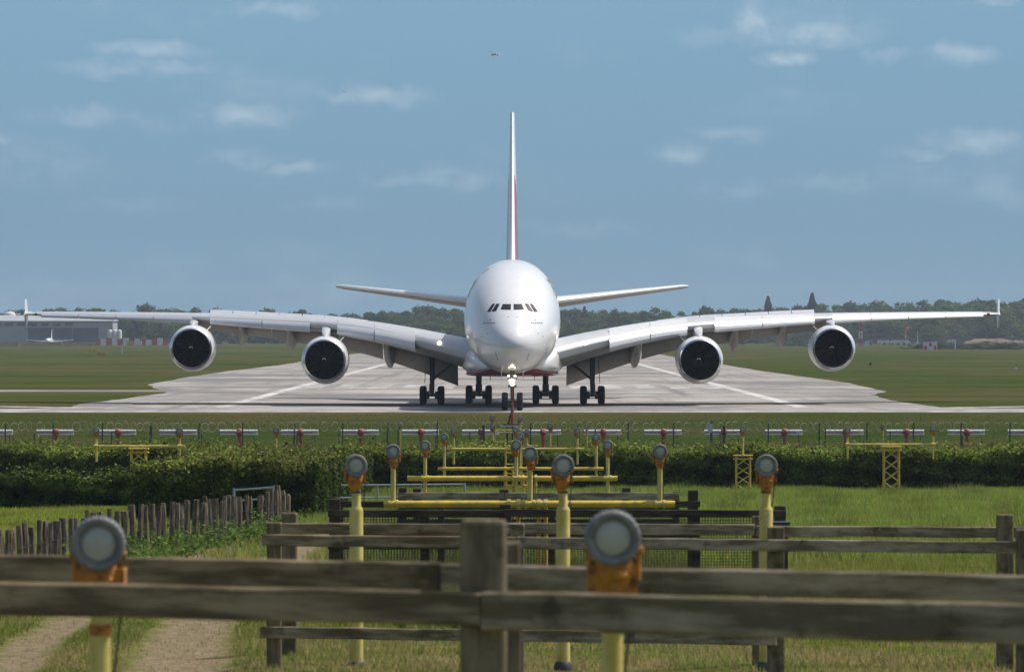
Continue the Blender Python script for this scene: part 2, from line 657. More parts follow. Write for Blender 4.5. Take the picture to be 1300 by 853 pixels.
gme = np_mesh('ground', vv, ff, ground_material())
a = gme.attributes.new('path', 'FLOAT', 'POINT')
a.data.foreach_set('value', path_amount(GX, GY).ravel().astype(np.float32))
a = gme.attributes.new('far', 'FLOAT', 'POINT')
a.data.foreach_set('value', np.clip((GY - 195) / 20, 0, 1).ravel().astype(np.float32))
gme.polygons.foreach_set('use_smooth', [True] * len(gme.polygons))
tag(link('ground', gme), kind='structure')


def dpx(py):
    return ZC * F / (py - YH)


def flat_poly(name, pts, z, m, parent=None, kind='structure'):
    b = MB()
    b.add([(x, y, z) for x, y in pts], [tuple(range(len(pts)))])
    o = b.build(name, m, parent)
    if kind and parent is None:
        tag(o, kind=kind)
    return o


def concrete_material():
    m = bpy.data.materials.new('runway_concrete')
    m.use_nodes = True
    nt = m.node_tree
    b = nt.nodes['Principled BSDF']
    b.inputs['Roughness'].default_value = .9
    b.inputs['Specular IOR Level'].default_value = .08
    L = nt.links.new
    geo = nt.nodes.new('ShaderNodeNewGeometry')

    def lay(scale, stretch, lo, hi, detail=7):
        mp = nt.nodes.new('ShaderNodeMapping')
        mp.inputs['Scale'].default_value = stretch
        L(geo.outputs['Position'], mp.inputs[0])
        n = nt.nodes.new('ShaderNodeTexNoise')
        n.inputs['Scale'].default_value = scale
        n.inputs['Detail'].default_value = detail
        n.inputs['Roughness'].default_value = .65
        L(mp.outputs[0], n.inputs['Vector'])
        r = nt.nodes.new('ShaderNodeMapRange')
        r.interpolation_type = 'SMOOTHSTEP'
        L(n.outputs['Fac'], r.inputs['Value'])
        r.inputs['From Min'].default_value = lo
        r.inputs['From Max'].default_value = hi
        return r.outputs[0]

    def mix(f, a_, c_):
        x = nt.nodes.new('ShaderNodeMix')
        x.data_type = 'RGBA'
        L(f, x.inputs[0])
        for i, v in ((6, a_), (7, c_)):
            if isinstance(v, tuple):
                x.inputs[i].default_value = (*v, 1)
            else:
                L(v, x.inputs[i])
        return x.outputs[2]
    c = mix(lay(.25, (.25, .10, 1), .38, .66), (.385, .355, .318), (.30, .277, .25))
    c = mix(lay(.5, (.10, .30, 1), .46, .64), c, (.195, .19, .182))
    c = mix(lay(.12, (1, .05, 1), .55, .8), c, (.365, .34, .315))
    c = mix(lay(1.0, (.04, .022, 1), .47, .58, 10), c, (.19, .183, .172))
    c = mix(lay(1.0, (.03, .035, 1), .55, .66, 10), c, (.41, .38, .35))
    c = mix(lay(.6, (.9, .012, 1), .52, .70, 5), c, (.20, .19, .178))
    # slab joints across the pavement
    sp = nt.nodes.new('ShaderNodeSeparateXYZ')
    L(geo.outputs['Position'], sp.inputs[0])
    L(c, b.inputs['Base Color'])
    return m


M_PAVE = concrete_material()
left = [(430, 452), (365, 462), (262, 475), (188, 488), (196, 493), (212, 498.5), (160, 506), (104, 512.5), (88, 517)]
right = [(1195, 517.5), (1130, 508), (1108, 501), (1126, 497.5), (1077, 486), (960, 470), (868, 455)]


def ragged(pts, n=7):
    out = []
    for (a, b) in zip(pts[:-1], pts[1:]):
        for i in range(n):
            u = i / n
            out.append((a[0] * (1 - u) + b[0] * u + random.uniform(-1, 1) * 2.5 * (i > 0),
                        a[1] * (1 - u) + b[1] * u + random.uniform(-.35, .35) * (i > 0)))
    return out + [pts[-1]]


def wpt(px, py):
    D = dpx(py)
    return (PX(px, D), D)


far_half = 38.0
outline = [(-far_half, 3300)] + [wpt(*p) for p in ragged(left)] + [(-36, dpx(519)), (-60, dpx(519.5)), (-400, dpx(519.8)),
           (-400, dpx(523.3)), (400, dpx(524.0)), (400, dpx(520.5)), (60, dpx(519.0)), (36, dpx(518.3))] + \
          [wpt(*p) for p in ragged(right)] + [(far_half, 3300)]
runway = flat_poly('runway', outline, .012, M_PAVE)
flat_poly('service_road', [(-400, dpx(497.6)), (-30, dpx(497.4)), (-32, dpx(495.0)), (-400, dpx(494.4))], .008, M_PAVE)
# painted markings, parts of the runway
mk = []
for s in (-1, 1):
    flat_poly('edge_line', [(s * 21.4, 356), (s * 22.5, 356), (s * 22.5, 3000), (s * 21.4, 3000)], .018, M_MARK, runway)
for s in (-1, 1):
    for k in range(6):
        x0 = s * (2.6 + k * 3.35)
        flat_poly('threshold_stripe', [(x0, 472), (x0 + s * 1.9, 472), (x0 + s * 1.9, 506), (x0, 506)], .018, M_WORN,
                  runway)
for k in range(14):
    y0 = 540 + k * 50
    flat_poly('centre_line_dash', [(-.45, y0), (.45, y0), (.45, y0 + 30), (-.45, y0 + 30)], .018, M_MARK, runway)
flat_poly('end_line', [(-30, 347.5), (30, 347.5), (30, 349.3), (-30, 349.3)], .018, M_WORN, runway)
flat_poly('edge_strip', [(-90, dpx(523.1)), (90, dpx(523.1)), (90, dpx(522.0)), (-90, dpx(522.0))], .018, M_WORN, runway)
for s in (-1, 1):
    flat_poly('shoulder_strip', [(s * 27, 352), (s * 32, 352), (s * 44, 362), (s * 40, 363)], .018, M_WORN, runway)


# ------------------------------------------------------------------ airliner
def pchip(x, y, q):
    x, y = np.asarray(x, float), np.asarray(y, float)
    h = np.diff(x)
    d = np.diff(y) / h
    m = np.zeros_like(y)
    m[0], m[-1] = d[0], d[-1]
    for i in range(1, len(x) - 1):
        if d[i - 1] * d[i] > 0:
            w1, w2 = 2 * h[i] + h[i - 1], h[i] + 2 * h[i - 1]
            m[i] = (w1 + w2) / (w1 / d[i - 1] + w2 / d[i])
    k = np.clip(np.searchsorted(x, q) - 1, 0, len(h) - 1)
    t = (q - x[k]) / h[k]
    return ((1 + 2 * t) * (1 - t) ** 2 * y[k] + t * (1 - t) ** 2 * h[k] * m[k] + t * t * (3 - 2 * t) * y[k + 1]
            + t * t * (t - 1) * h[k] * m[k + 1])


NOSE_D = 337.0
jet = empty('airliner', (0.02, NOSE_D, 0.018), 'huge white four engined double deck airliner standing on the runway head on',
            'airplane')

ST = [(0, 4.72, 4.72, 0), (.25, 5.36, 4.28, .66), (1, 6.08, 3.72, 1.36), (2.25, 7.0, 3.28, 2.0), (4, 8.25, 2.96, 2.64),
      (6.25, 9.42, 2.78, 3.1), (9, 10.34, 2.68, 3.41), (12.25, 10.9, 2.62, 3.55), (16, 11.08, 2.6, 3.58),
      (25, 11.08, 2.6, 3.58), (36, 11.08, 2.6, 3.58), (44, 11.08, 2.62, 3.57), (50, 11.06, 3.1, 3.45),
      (58, 10.95, 4.8, 2.8), (66, 10.6, 6.8, 1.7), (72, 9.9, 8.5, .6), (72.7, 9.5, 9.0, .2)]
ST = np.array(ST)
sq = np.concatenate([np.linspace(0, 2, 26)[:-1] ** 2, np.linspace(4, 16, 30)[:-1], np.linspace(16, 44, 8)[:-1],
                     np.linspace(44, 72.7, 24)])
uq, us = np.sqrt(sq), np.sqrt(ST[:, 0])
zt_, zb_, hw_ = (pchip(us, ST[:, k], uq) for k in (1, 2, 3))
NR = 56
rings = []
for s, zt, zb, hw in zip(sq, zt_, zb_, hw_):
    zm = zb + .46 * (zt - zb)
    ring = []
    for k in range(NR):
        t = 2 * math.pi * k / NR
        c, sn = math.cos(t), math.sin(t)
        x = hw * math.copysign(abs(c) ** .94, c)
        z = zm + ((zt - zm) if sn > 0 else (zm - zb)) * math.copysign(abs(sn) ** .97, sn)
        ring.append((x, s, z))
    rings.append(ring)
fb = MB()
fb.loft(rings[1:], True, True)
fus = fb.build('fuselage', M_WHITE, jet, smooth=50)
bvh = BVHTree.FromPolygons([Vector(v) for v in fb.v], fb.f)


def on_nose(x, z, off=.012):
    h = bvh.ray_cast(Vector((x, -5, z)), Vector((0, 1, 0)))
    if h[0] is None:
        return None
    n = h[1] if h[1].y < 0 else -h[1]
    return h[0] + n * off


def nose_patch(name, quad, m, nu=6, nv=5, off=.012, D=340.5):
    pts = [((px - 650) * D / F, PZ(py, D)) for px, py in quad]
    b = MB()
    vs, ok = [], True
    for j in range(nv + 1):
        for i in range(nu + 1):
            u, v = i / nu, j / nv
            x = (pts[0][0] * (1 - u) + pts[3][0] * u) * (1 - v) + (pts[1][0] * (1 - u) + pts[2][0] * u) * v
            z = (pts[0][1] * (1 - u) + pts[3][1] * u) * (1 - v) + (pts[1][1] * (1 - u) + pts[2][1] * u) * v
            p = on_nose(x, z, off)
            if p is None:
                return None
            vs.append(p)
    fs = [(j * (nu + 1) + i, j * (nu + 1) + i + 1, (j + 1) * (nu + 1) + i + 1, (j + 1) * (nu + 1) + i)
          for j in range(nv) for i in range(nu)]
    b.add(vs, fs)
    return b.build(name, m, fus, smooth=True)


PANES = [[(635.0, 393.4), (638.0, 386.4), (648.4, 386.4), (648.2, 393.8)],
         [(623.6, 396.0), (629.6, 386.1), (634.4, 385.8), (629.8, 395.2)],
         [(617.8, 396.1), (624.6, 386.1), (628.3, 385.9), (622.4, 396.3)]]
for q in PANES:
    nose_patch('cockpit_window', q, M_GLASSD)
    nose_patch('cockpit_window', [(1300 - x, y) for x, y in q], M_GLASSD)
# small markings and probes under the windows
for s in (-1, 1):
    for k in range(6):
        x0 = 650 + s * (23.5 + k * 2.6)
        nose_patch('nose_marking', [(x0, 411.2), (x0, 409.8), (x0 + 1.5, 409.8), (x0 + 1.5, 411.2)], M_SEAM, 1, 1)
    for (dx, dy, w) in ((5.5, 402.5, 1.0), (28, 405.8, 1.3), (32, 423, 1.2), (38, 427, 1.0)):
        x0 = 650 + s * dx
        nose_patch('sensor_probe', [(x0, dy + w), (x0, dy), (x0 + w, dy), (x0 + w, dy + w)], M_SEAM, 1, 1)
    q = [(650 + s * 18, 458), (650 + s * 21, 447), (650 + s * 21.5, 447), (650 + s * 18.6, 458)]
    nose_patch('door_seam', q, M_SEAM, 1, 6, .006)
# belly fairing and red belly
FS = [(15, .55, 3.3, 3.1), (18, 2.75, 2.62, 4.0), (22, 3.55, 2.38, 4.6), (28, 3.98, 2.28, 5.0), (36, 4.02, 2.28, 5.0),
      (42, 3.7, 2.35, 4.6), (47, 2.3, 2.75, 3.8), (50, .6, 3.2, 3.4)]


def fairing(scale, zo, zmax=None):
    rr = []
    for s in np.linspace(15, 50, 40):
        a = np.array(FS)
        hw = float(pchip(a[:, 0], a[:, 1], np.array([s]))[0]) * scale
        zb = float(pchip(a[:, 0], a[:, 2], np.array([s]))[0]) + zo
        zt = float(pchip(a[:, 0], a[:, 3], np.array([s]))[0])
        if zmax:
            zt = min(zt, max(zmax, zb + .02))
        ring = []
        for k in range(28):
            t = 2 * math.pi * k / 28
            c, sn = math.cos(t), math.sin(t)
            zm = (zt + zb) / 2
            ring.append((hw * math.copysign(abs(c) ** .5, c), s, zm + (zt - zb) / 2 * math.copysign(abs(sn) ** .6, sn)))
        rr.append(ring)
    return rr


MB().loft(fairing(1, 0), True, True).build('belly_fairing', M_WHITE, fus, smooth=60)
MB().loft(fairing(.90, -.05, 2.72), True, True).build('red_belly_panel', M_RED, fus, smooth=60)

# company titles on both flanks
try:
    cu = bpy.data.curves.new('title', 'FONT')
    cu.body = 'Emirates'
    cu.size = 4.2
    cu.resolution_u = 3
    to = bpy.data.objects.new('title_tmp', cu)
    COL.objects.link(to)
    tme0 = bpy.data.meshes.new_from_object(to.evaluated_get(bpy.context.evaluated_depsgraph_get()))
    bpy.data.objects.remove(to)
    bm = bmesh.new()
    bm.from_mesh(tme0)
    bmesh.ops.triangulate(bm, faces=bm.faces)
    bmesh.ops.subdivide_edges(bm, edges=[e for e in bm.edges if e.calc_length() > .5], cuts=2)
    bm.verts.ensure_lookup_table()
    for sgn in (-1, 1):
        b2 = bm.copy()
        wmax = max(v.co.x for v in b2.verts)
        for v in b2.verts:
            u, w = v.co.x, v.co.y
            s = 11.0 + (u if sgn < 0 else wmax - u)
            z = 8.2 + w * .75
            h = bvh.ray_cast(Vector((sgn * 8, s, z)), Vector((-sgn, 0, 0)))
            x = h[0].x if h[0] else sgn * 3
            v.co = (x + sgn * .02, s, z)
        me = bpy.data.meshes.new('title_lettering')
        b2.to_mesh(me)
        me.materials.append(M_GOLD)
        b2.free()
        link('title_lettering', me, fus)
    bm.free()
except Exception as e:
    print('title skipped', e)


def airfoil(n=14, t=.12, camber=.02, maxc=1.0):
    up, lo = [], []
    for i in range(n + 1):
        x = (1 - math.cos(math.pi * i / n / 1.0)) / 2 * maxc if maxc == 1 else (i / n) ** 1.7 * maxc
        yt = 5 * t * (.2969 * math.sqrt(x) - .126 * x - .3516 * x * x + .2843 * x ** 3 - .1015 * x ** 4)
        yc = camber * 4 * x * (1 - x)
        up.append((x, yc + yt))
        lo.append((x, yc - yt))
    return list(reversed(up)), lo[1:]     # TE..LE along the top, then LE..TE below


WX = [2.0, 3.5, 7.3, 11.5, 14.4, 17.5, 24.5, 31, 38.5, 39.7]
WZ = [3.7, 4.12, 5.02, 5.82, 6.17, 6.36, 6.74, 6.93, 7.10, 7.12]
CX = [2, 3.5, 14.4, 25, 38.3, 39.7]
CC = [18.4, 17.4, 11.3, 7.4, 4.1, 2.2]


def wsec(x):
    le_s = 22 + (x - 3.5) * .727
    z = float(pchip(WX, WZ, np.array([x]))[0])
    c = float(np.interp(x, CX, CC))
    t = float(np.interp(x, [2, 14, 39.7], [.135, .11, .09]))
    inc = math.radians(float(np.interp(x, [2, 14.4, 39.7], [4.5, 2.6, .6])))
    return le_s, z, c, t, inc


def wpos(x, a, b, sgn):
    s, z, c, t, i = wsec(x)
    a, b = a * c, b * c
    return Vector((sgn * x, s + a * math.cos(i) + b * math.sin(i), z - a * math.sin(i) + b * math.cos(i)))


def rot2(a, b, deg):
    r = math.radians(deg)
    return a * math.cos(r) - b * math.sin(r), a * math.sin(r) + b * math.cos(r)


def upz(t, x, camber=.02):
    return camber * 4 * x * (1 - x) + 5 * t * (.2969 * math.sqrt(x) - .126 * x - .3516 * x * x + .2843 * x ** 3 - .1015 * x ** 4)


def loz(t, x, camber=.02):
    return camber * 8 * x * (1 - x) - upz(t, x, camber)


for sgn in (-1, 1):
    wb = MB()
    for xs_, mc in ((list(np.linspace(2, 25.2, 26)), .80), (list(np.linspace(25.2, 39.7, 16)), 1.0)):
        rings = []
        for x in xs_:
            t = wsec(x)[3]
            u, l = airfoil(14, t, .02, mc)
            rings.append([wpos(x, a, b, sgn) for a, b in u + l])
        n = len(rings[0])
        base = len(wb.f)
        wb.loft(rings, True, True)
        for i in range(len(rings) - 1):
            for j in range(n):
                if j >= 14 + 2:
                    wb.m[base + i * n + j] = 1  # lower faces take the grey with shade painted in
    wing = wb.build('wing', [M_WING, M_WINGLO], jet, smooth=35)
    # slats, drooped in front of the leading edge
    for (x0, x1) in ((7.45, 10.6), (10.66, 13.55), (15.75, 19.6), (19.66, 23.9), (25.4, 28.6), (28.66, 31.8), (31.86, 35.0),
                     (35.06, 38.3)):
        rings = []
        for x in np.linspace(x0, x1, 5):
            t = wsec(x)[3]
            prof = []
            for a in (.145, .11, .075, .045, .02, .006, 0):
                prof.append((a, upz(t, a) if a else 0))
            for a in (.006, .018, .035, .055):
                prof.append((a, loz(t, a) - (.004 if a > .03 else 0)))
            prof += [(.055, upz(t, .05) * .2), (.085, upz(t, .085) * .55), (.145, upz(t, .145) - .006)]
            k = float(np.interp(x, [7, 39], [.8, 1.15]))
            pp = []
            for a, b in prof:
                a2, b2_ = rot2(a - .1, b, 17)
                pp.append((a2 + .1 - .045 * k, b2_ - .012 * k))
            rings.append([wpos(x, a, b, sgn) for a, b in pp])
        MB().loft(rings, True, True).build('slat', M_SLAT, wing, smooth=30)
    # flaps lowered behind the trailing edge
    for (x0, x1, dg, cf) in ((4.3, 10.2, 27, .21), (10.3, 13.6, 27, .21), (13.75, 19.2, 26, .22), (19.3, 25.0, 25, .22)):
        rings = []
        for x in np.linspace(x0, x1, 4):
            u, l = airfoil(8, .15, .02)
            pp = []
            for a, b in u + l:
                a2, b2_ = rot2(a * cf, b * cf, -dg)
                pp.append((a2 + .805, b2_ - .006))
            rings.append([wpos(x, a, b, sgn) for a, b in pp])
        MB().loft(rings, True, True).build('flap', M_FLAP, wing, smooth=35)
    # spoilers standing up on the upper surface
    edges = [11.4, 13.1, 14.9, 16.7, 18.6, 20.5, 22.4, 24.3]
    for x0, x1 in zip(edges[:-1], edges[1:]):
        rings = []
        for x in (x0 + .03, x1 - .03):
            t = wsec(x)[3]
            c = wsec(x)[2]
            pp = []
            L_ = 1.4 / c
            for a, b in ((0, -.003), (0, .003), (L_, .002), (L_, -.002)):
                a2, b2_ = rot2(a, b, 21)
                pp.append((a2 + .64, b2_ + upz(t, .64) + .001))
            rings.append([wpos(x, a, b, sgn) for a, b in pp])
        MB().loft(rings, True, True).build('spoiler', M_WING, wing)
    for x0, x1 in ((25.7, 29.9), (30.0, 34.6)):
        rings = []
        for x in (x0, x1):
            t = wsec(x)[3]
            pp = []
            for a, b in ((0, -.004), (0, .006), (.2, .003), (.2, -.003)):
                a2, b2_ = rot2(a, b, 5)
                pp.append((a2 + .74, b2_ + upz(t, .74) + .004))
            rings.append([wpos(x, a, b, sgn) for a, b in pp])
        MB().loft(rings, True, True).build('aileron', M_WING, wing)
    # flap track fairings
    for x, zbot, rad in ((9.75, 2.66, .46), (17.7, 3.85, .44), (21.7, 4.25, .38)):
        t = wsec(x)[3]
        p0 = wpos(x, .44, loz(t, .44) + .01, sgn)
        p1 = wpos(x, 1.06, 0, sgn)
        p1.z = zbot + .38
        pm = wpos(x, .80, loz(t, .80) - .035, sgn)
        rings = []
        for k in range(15):
            u = k / 14
            c = p0 * (1 - u) ** 2 + pm * 2 * u * (1 - u) + p1 * u * u
            rr = rad * math.sqrt(max(0.0015, math.sin(math.pi * min(1, u ** 1.35 * .93 + .03))))
            rings.append([(c.x + rr * .95 * math.cos(2 * math.pi * j / 14), c.y, c.z + rr * 1.5 * math.sin(2 * math.pi * j / 14))
                          for j in range(14)])
        MB().loft(rings, True, True).build('flap_fairing', M_WINGLO, wing, smooth=60)
    # wing tip fence and navigation lamp
    tp = wpos(39.75, .25, 0, sgn)
    fbm = MB()
    sil = [(-.5, -.05), (.55, -1.15), (1.0, -1.15), (1.55, 0), (1.7, 1.2), (1.25, 1.25), (.35, .25)]
    fbm.loft([[(tp.x + sgn * dx + sgn * .10 * max(0, b) , tp.y + a, tp.z + b) for a, b in sil] for dx in (-.055, .055)], True, True)
    fbm.build('wing_tip_fence', M_WHITE, wing)
    nl = wpos(38.75, -.01, 0, sgn)
    MB().lathe([(.02, -.16), (.10, -.1), (.13, 0), (.10, .1), (.02, .16)], nl, (sgn, .6, 0), 10, cap0=True, cap1=True).build(
        'navigation_light', M_NAVG if sgn < 0 else M_NAVR, wing, smooth=True)
    # landing lamp in the wing root
    ll = wpos(5.55, -.003, .012, sgn)
    MB().lathe([(.14, 0), (.14, .05), (.10, .10), (.03, .13)], ll + Vector((0, .12, 0)), (sgn * .08, -1, 0), 16, cap0=True, cap1=True).build(
        'landing_light', M_LAMPON, wing, smooth=True)

# engines
for (ex, es, ez, rr) in ((14.42, 26.0, 3.50, 1.86), (25.2, 34.0, 4.38, 1.84)):
    for sgn in (-1, 1):
        o3 = Vector((sgn * ex, es, ez))
        k = rr / 1.86
        eng = MB()
        eng.lathe([(1.63 * k, .10), (1.73 * k, .45), (1.82 * k, 1.0), (1.86 * k, 1.9), (1.80 * k, 3.2), (1.62 * k, 4.6),
                   (1.45 * k, 5.3), (1.40 * k, 5.3), (1.38 * k, 4.6)], o3, (0, 1, .012), 56)
        eng.lathe([(.95, 4.4), (.92, 5.6), (.70, 6.6), (.62, 6.6)], o3, (0, 1, .012), 32, 1, True, True)
        e = eng.build('engine', [M_WHITE, M_STRUT], jet, smooth=45)
        MB().lathe([(1.63 * k, .10), (1.575 * k, .02), (1.52 * k, -.02), (1.47 * k, .03), (1.43 * k, .14), (1.415 * k, .30)], o3,
                   (0, 1, .012), 56).build('intake_lip', M_LIP, e, smooth=True)
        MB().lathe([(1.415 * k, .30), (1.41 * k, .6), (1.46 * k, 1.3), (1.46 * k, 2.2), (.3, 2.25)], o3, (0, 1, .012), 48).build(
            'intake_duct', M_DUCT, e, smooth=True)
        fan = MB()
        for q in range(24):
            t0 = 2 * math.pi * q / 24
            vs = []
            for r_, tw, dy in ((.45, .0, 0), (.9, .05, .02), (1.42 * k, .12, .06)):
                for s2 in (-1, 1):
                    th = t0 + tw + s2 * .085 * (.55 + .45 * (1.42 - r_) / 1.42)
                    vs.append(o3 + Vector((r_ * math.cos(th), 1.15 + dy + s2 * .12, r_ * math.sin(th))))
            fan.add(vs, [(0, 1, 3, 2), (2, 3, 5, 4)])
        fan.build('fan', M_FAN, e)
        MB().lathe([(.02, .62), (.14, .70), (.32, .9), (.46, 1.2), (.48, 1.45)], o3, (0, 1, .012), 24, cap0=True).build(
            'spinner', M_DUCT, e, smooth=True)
        sw = MB()
        sp_ = []
        for q in range(9):
            th = q / 8 * 2.6 + .4
            r_ = .05 + q / 8 * .17
            yy = .60 + np.interp(r_, [.02, .14, .32], [.02, .10, .30]) - .03
            sp_.append(o3 + Vector((r_ * math.cos(th), yy, r_ * math.sin(th))))
        sw.path(sp_, [.012 + .02 * math.sin(math.pi * q / 8) for q in range(9)], 5)
        sw.build('spinner_swirl', M_WHITE, e)
        # pylon
        x = ex
        top = wpos(x, .0, 0, sgn)
        rings = []
        for (ys_, z0, z1, w_) in ((es + .9, ez + 1.72 * k, ez + 1.83 * k, .06), (es + 2.0, ez + 1.70 * k, ez + 2.15 * k, .26),
                                  (es + 3.2, ez + 1.5, top.z - .25, .32), (top.y + .4, ez + 1.2, top.z - .02, .34),
                                  (top.y + 2.6, ez + 1.0, top.z + .1, .34), (top.y + 6, ez + 1.6, top.z - .5, .2)):
            cx_ = sgn * ex
            rings.append([(cx_ - w_, ys_, z0), (cx_ + w_, ys_, z0), (cx_ + w_, ys_, z1 - .08), (cx_ + w_ * .5, ys_, z1),
                          (cx_ - w_ * .5, ys_, z1), (cx_ - w_, ys_, z1 - .08)])
        MB().loft(rings, True, True).build('pylon', M_WING, e, smooth=30)
        # strake on the inboard side of the nacelle
        a0 = math.radians(52)
        c0 = Vector((o3.x - sgn * math.cos(a0) * 1.8 * k, es + 1.4, ez + math.sin(a0) * 1.8 * k))
        dirn = Vector((-sgn * math.cos(a0), 0, math.sin(a0)))
        sd = Vector((math.sin(a0), 0, sgn * math.cos(a0))) * .02
        MB().loft([[c0 + sd * w_ for w_ in ()] or [c0 + sd, c0 + sd + Vector((0, 1.6, 0)), c0 + sd + Vector((0, 1.5, 0)) + dirn * .5,
                   c0 + sd + Vector((0, .9, 0)) + dirn * .5],
                   [c0 - sd, c0 - sd + Vector((0, 1.6, 0)), c0 - sd + Vector((0, 1.5, 0)) + dirn * .5,
                    c0 - sd + Vector((0, .9, 0)) + dirn * .5]], True, True).build('nacelle_strake', M_WING, e)

# tailplanes
for sgn in (-1, 1):
    rings = []
    for x, s0, c, z in ((1.0, 56.2, 11.5, 7.75), (2.2, 57.2, 10.8, 7.98), (8.5, 63.2, 7.2, 8.8), (14.6, 69.0, 4.1, 9.55), (15.2, 70.3, 2.2, 9.6)):
        u, l = airfoil(10, .095, -.004)
        rings.append([(sgn * x, s0 + a * c, z + b * c + (.5 - a) * 0.02 * c) for a, b in u + l])
    tb = MB().loft(rings, True, True)
    n = len(rings[0])
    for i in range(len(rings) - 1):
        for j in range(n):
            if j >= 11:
                tb.m[i * n + j] = 1  # lower faces take the shade-darkened grey as well
    tb.build('tailplane', [M_WHITE, M_WINGLO], jet, smooth=35)

# fin with flag colours
fin = MB()
frs = []
NZ = 40
for i in range(NZ + 1):
    u = i / NZ
    z = 10.4 + u * 13.85
    s0 = 48.6 + u * 14.6 - (1 - u) ** 6 * 3
    c = 14.6 - u * 9.1
    up_, lo_ = airfoil(18, .074, 0)
    frs.append([(b * c, s0 + a * c, z) for a, b in up_ + lo_])
n = len(frs[0])
fin.loft(frs, True, True)
for i in range(NZ):
    for j in range(n):
        a = frs[i][j][1] - frs[i][18][1]
        c = 14.6 - (i / NZ) * 9.1
        fa = a / c
        z = frs[i][j][2]
        w = z + 1.6 * math.sin(fa * 4)
        mi = 0
        if fa > .045:
            if fa < .30 and z < 18.2 - (fa - .1) * 6:
                mi = 1
            elif fa >= .30:
                mi = 2 if w > 19 else (0 if w > 15.2 else (3 if w > 12 else 1))
        fin.m[i * n + j] = mi
fin.build('fin', [M_WHITE, M_RED, M_GREENP, M_BLACKP], jet, smooth=35)


# landing gear
def wheel_mesh(r, w):
    b = MB()
    h = w / 2
    b.lathe([(r * .56, -h * .80), (r * .72, -h * .98), (r * .90, -h * .90), (r * .985, -h * .62), (r, -h * .2), (r, h * .2),
             (r * .985, h * .62), (r * .90, h * .90), (r * .72, h * .98), (r * .56, h * .80)], (0, 0, 0), (1, 0, 0), 32)
    b.lathe([(r * .56, -h * .80), (r * .50, -h * .55), (r * .2, -h * .5), (r * .12, -h * .75)], (0, 0, 0), (1, 0, 0), 24, 1, cap1=True)
    b.lathe([(r * .56, h * .80), (r * .50, h * .55), (r * .2, h * .5), (r * .12, h * .75)], (0, 0, 0), (1, 0, 0), 24, 1, cap1=True)
    return b.mesh('wheel', [M_TYRE, M_RIM], smooth=40)


W_MAIN, W_NOSE = wheel_mesh(.72, .54), wheel_mesh(.66, .46)
ng = MB()
ng.tube((0, 5.0, .66), (0, 4.9, 3.4), .13, .17, 14)
ng.tube((-.55, 5.0, .66), (.55, 5.0, .66), .09, n=10)
ng.tube((0, 5.0, 1.7), (0, 6.6, 3.2), .07, n=8)
ng.box((0, 4.82, 1.75), (.62, .12, .16))
ng.box((0, 4.82, 2.35), (.72, .10, .12))
ngo = ng.build('nose_gear', M_STRUT, jet, smooth=40)
for s in (-1, 1):
    link('wheel', W_NOSE, ngo, (s * .54, 5.0, .66))
    MB().box((s * .78, 5.2, 2.75), (.05, 2.4, .85)).build('gear_door', M_WHITE, ngo)


def glow(name, x, s, z, r, par):
    MB().lathe([(r, 0), (r, .05), (r * .75, .09), (r * .2, .11)], (x, s, z), (0, -1, 0), 14, cap0=True, cap1=True).build(name, M_LAMPON, par, smooth=True)


for x, z, r in ((-.27, 3.06, .13), (.25, 3.06, .13), (-.27, 2.50, .075), (.2, 2.50, .075), (-.02, 2.12, .19), (0, 1.93, .14)):
    glow('landing_light', x, 4.66, z, r, ngo)
    if r < .19:
        pass
for sgn in (-1, 1):
    gx, gs = sgn * 6.3, 34.6
    b = MB()
    b.tube((gx, gs, .75), (gx, gs + .1, 4.1), .17, .24, 14)
    b.tube((gx, gs, 1.9), (gx - sgn * 1.75, gs - .6, 3.3), .10, n=10)
    b.tube((gx, gs, 2.1), (gx + sgn * .2, gs + 2.2, 3.9), .09, n=8)
    b.box((gx, gs, .76), (.26, 2.2, .30))
    b.box((gx + sgn * .05, gs - .25, 1.25), (.34, .3, .7))
    for dy in (-.85, .85):
        b.tube((gx - .7, gs + dy, .72), (gx + .7, gs + dy, .72), .11, n=10)
        for q in (-.34, .34):
            b.tube((gx + q - .12, gs + dy, .72), (gx + q + .12, gs + dy, .72), .30, n=16)
    g = b.build('wing_gear', M_STRUT, jet, smooth=40)
    for dx in (-.70, .70):
        for dy in (-.85, .85):
            link('wheel', W_MAIN, g, (gx + dx, gs + dy, .72))
    MB().loft([[(gx + sgn * (.42 + dx), gs - .8, 3.7), (gx + sgn * (.42 + dx), gs + .8, 3.7), (gx + sgn * (.55 + dx), gs + .6, 1.95),
                (gx + sgn * (.55 + dx), gs - .5, 1.65)] for dx in (0, .05)], True, True).build('gear_door', M_WINGLO, g)
    gx, gs = sgn * 2.64, 37.0
    b = MB()
    b.tube((gx, gs, .75), (gx, gs - .1, 2.9), .20, .26, 14)
    b.tube((gx, gs, 1.5), (gx, gs - 2, 2.7), .10, n=10)
    b.box((gx, gs, .76), (.30, 3.9, .32))
    b.box((gx, gs - .2, 1.2), (.52, .34, .66))
    for dy in (-1.7, 0, 1.7):
        b.tube((gx - .77, gs + dy, .72), (gx + .77, gs + dy, .72), .11, n=10)
        for q in (-.40, .40):
            b.tube((gx + q - .12, gs + dy, .72), (gx + q + .12, gs + dy, .72), .30, n=16)
    g = b.build('body_gear', M_STRUT, jet, smooth=40)
    for dx in (-.77, .77):
        for dy in (-1.7, 0, 1.7):
            link('wheel', W_MAIN, g, (gx + dx, gs + dy, .72))
    MB().box((gx - sgn * .9, gs - .8, 2.25), (.05, 2.6, .75)).build('gear_door', M_RED, g)
    MB().box((sgn * 1.75, 20.2, 2.52), (.9, .05, .10)).build('air_inlet', M_DARKG, fus)


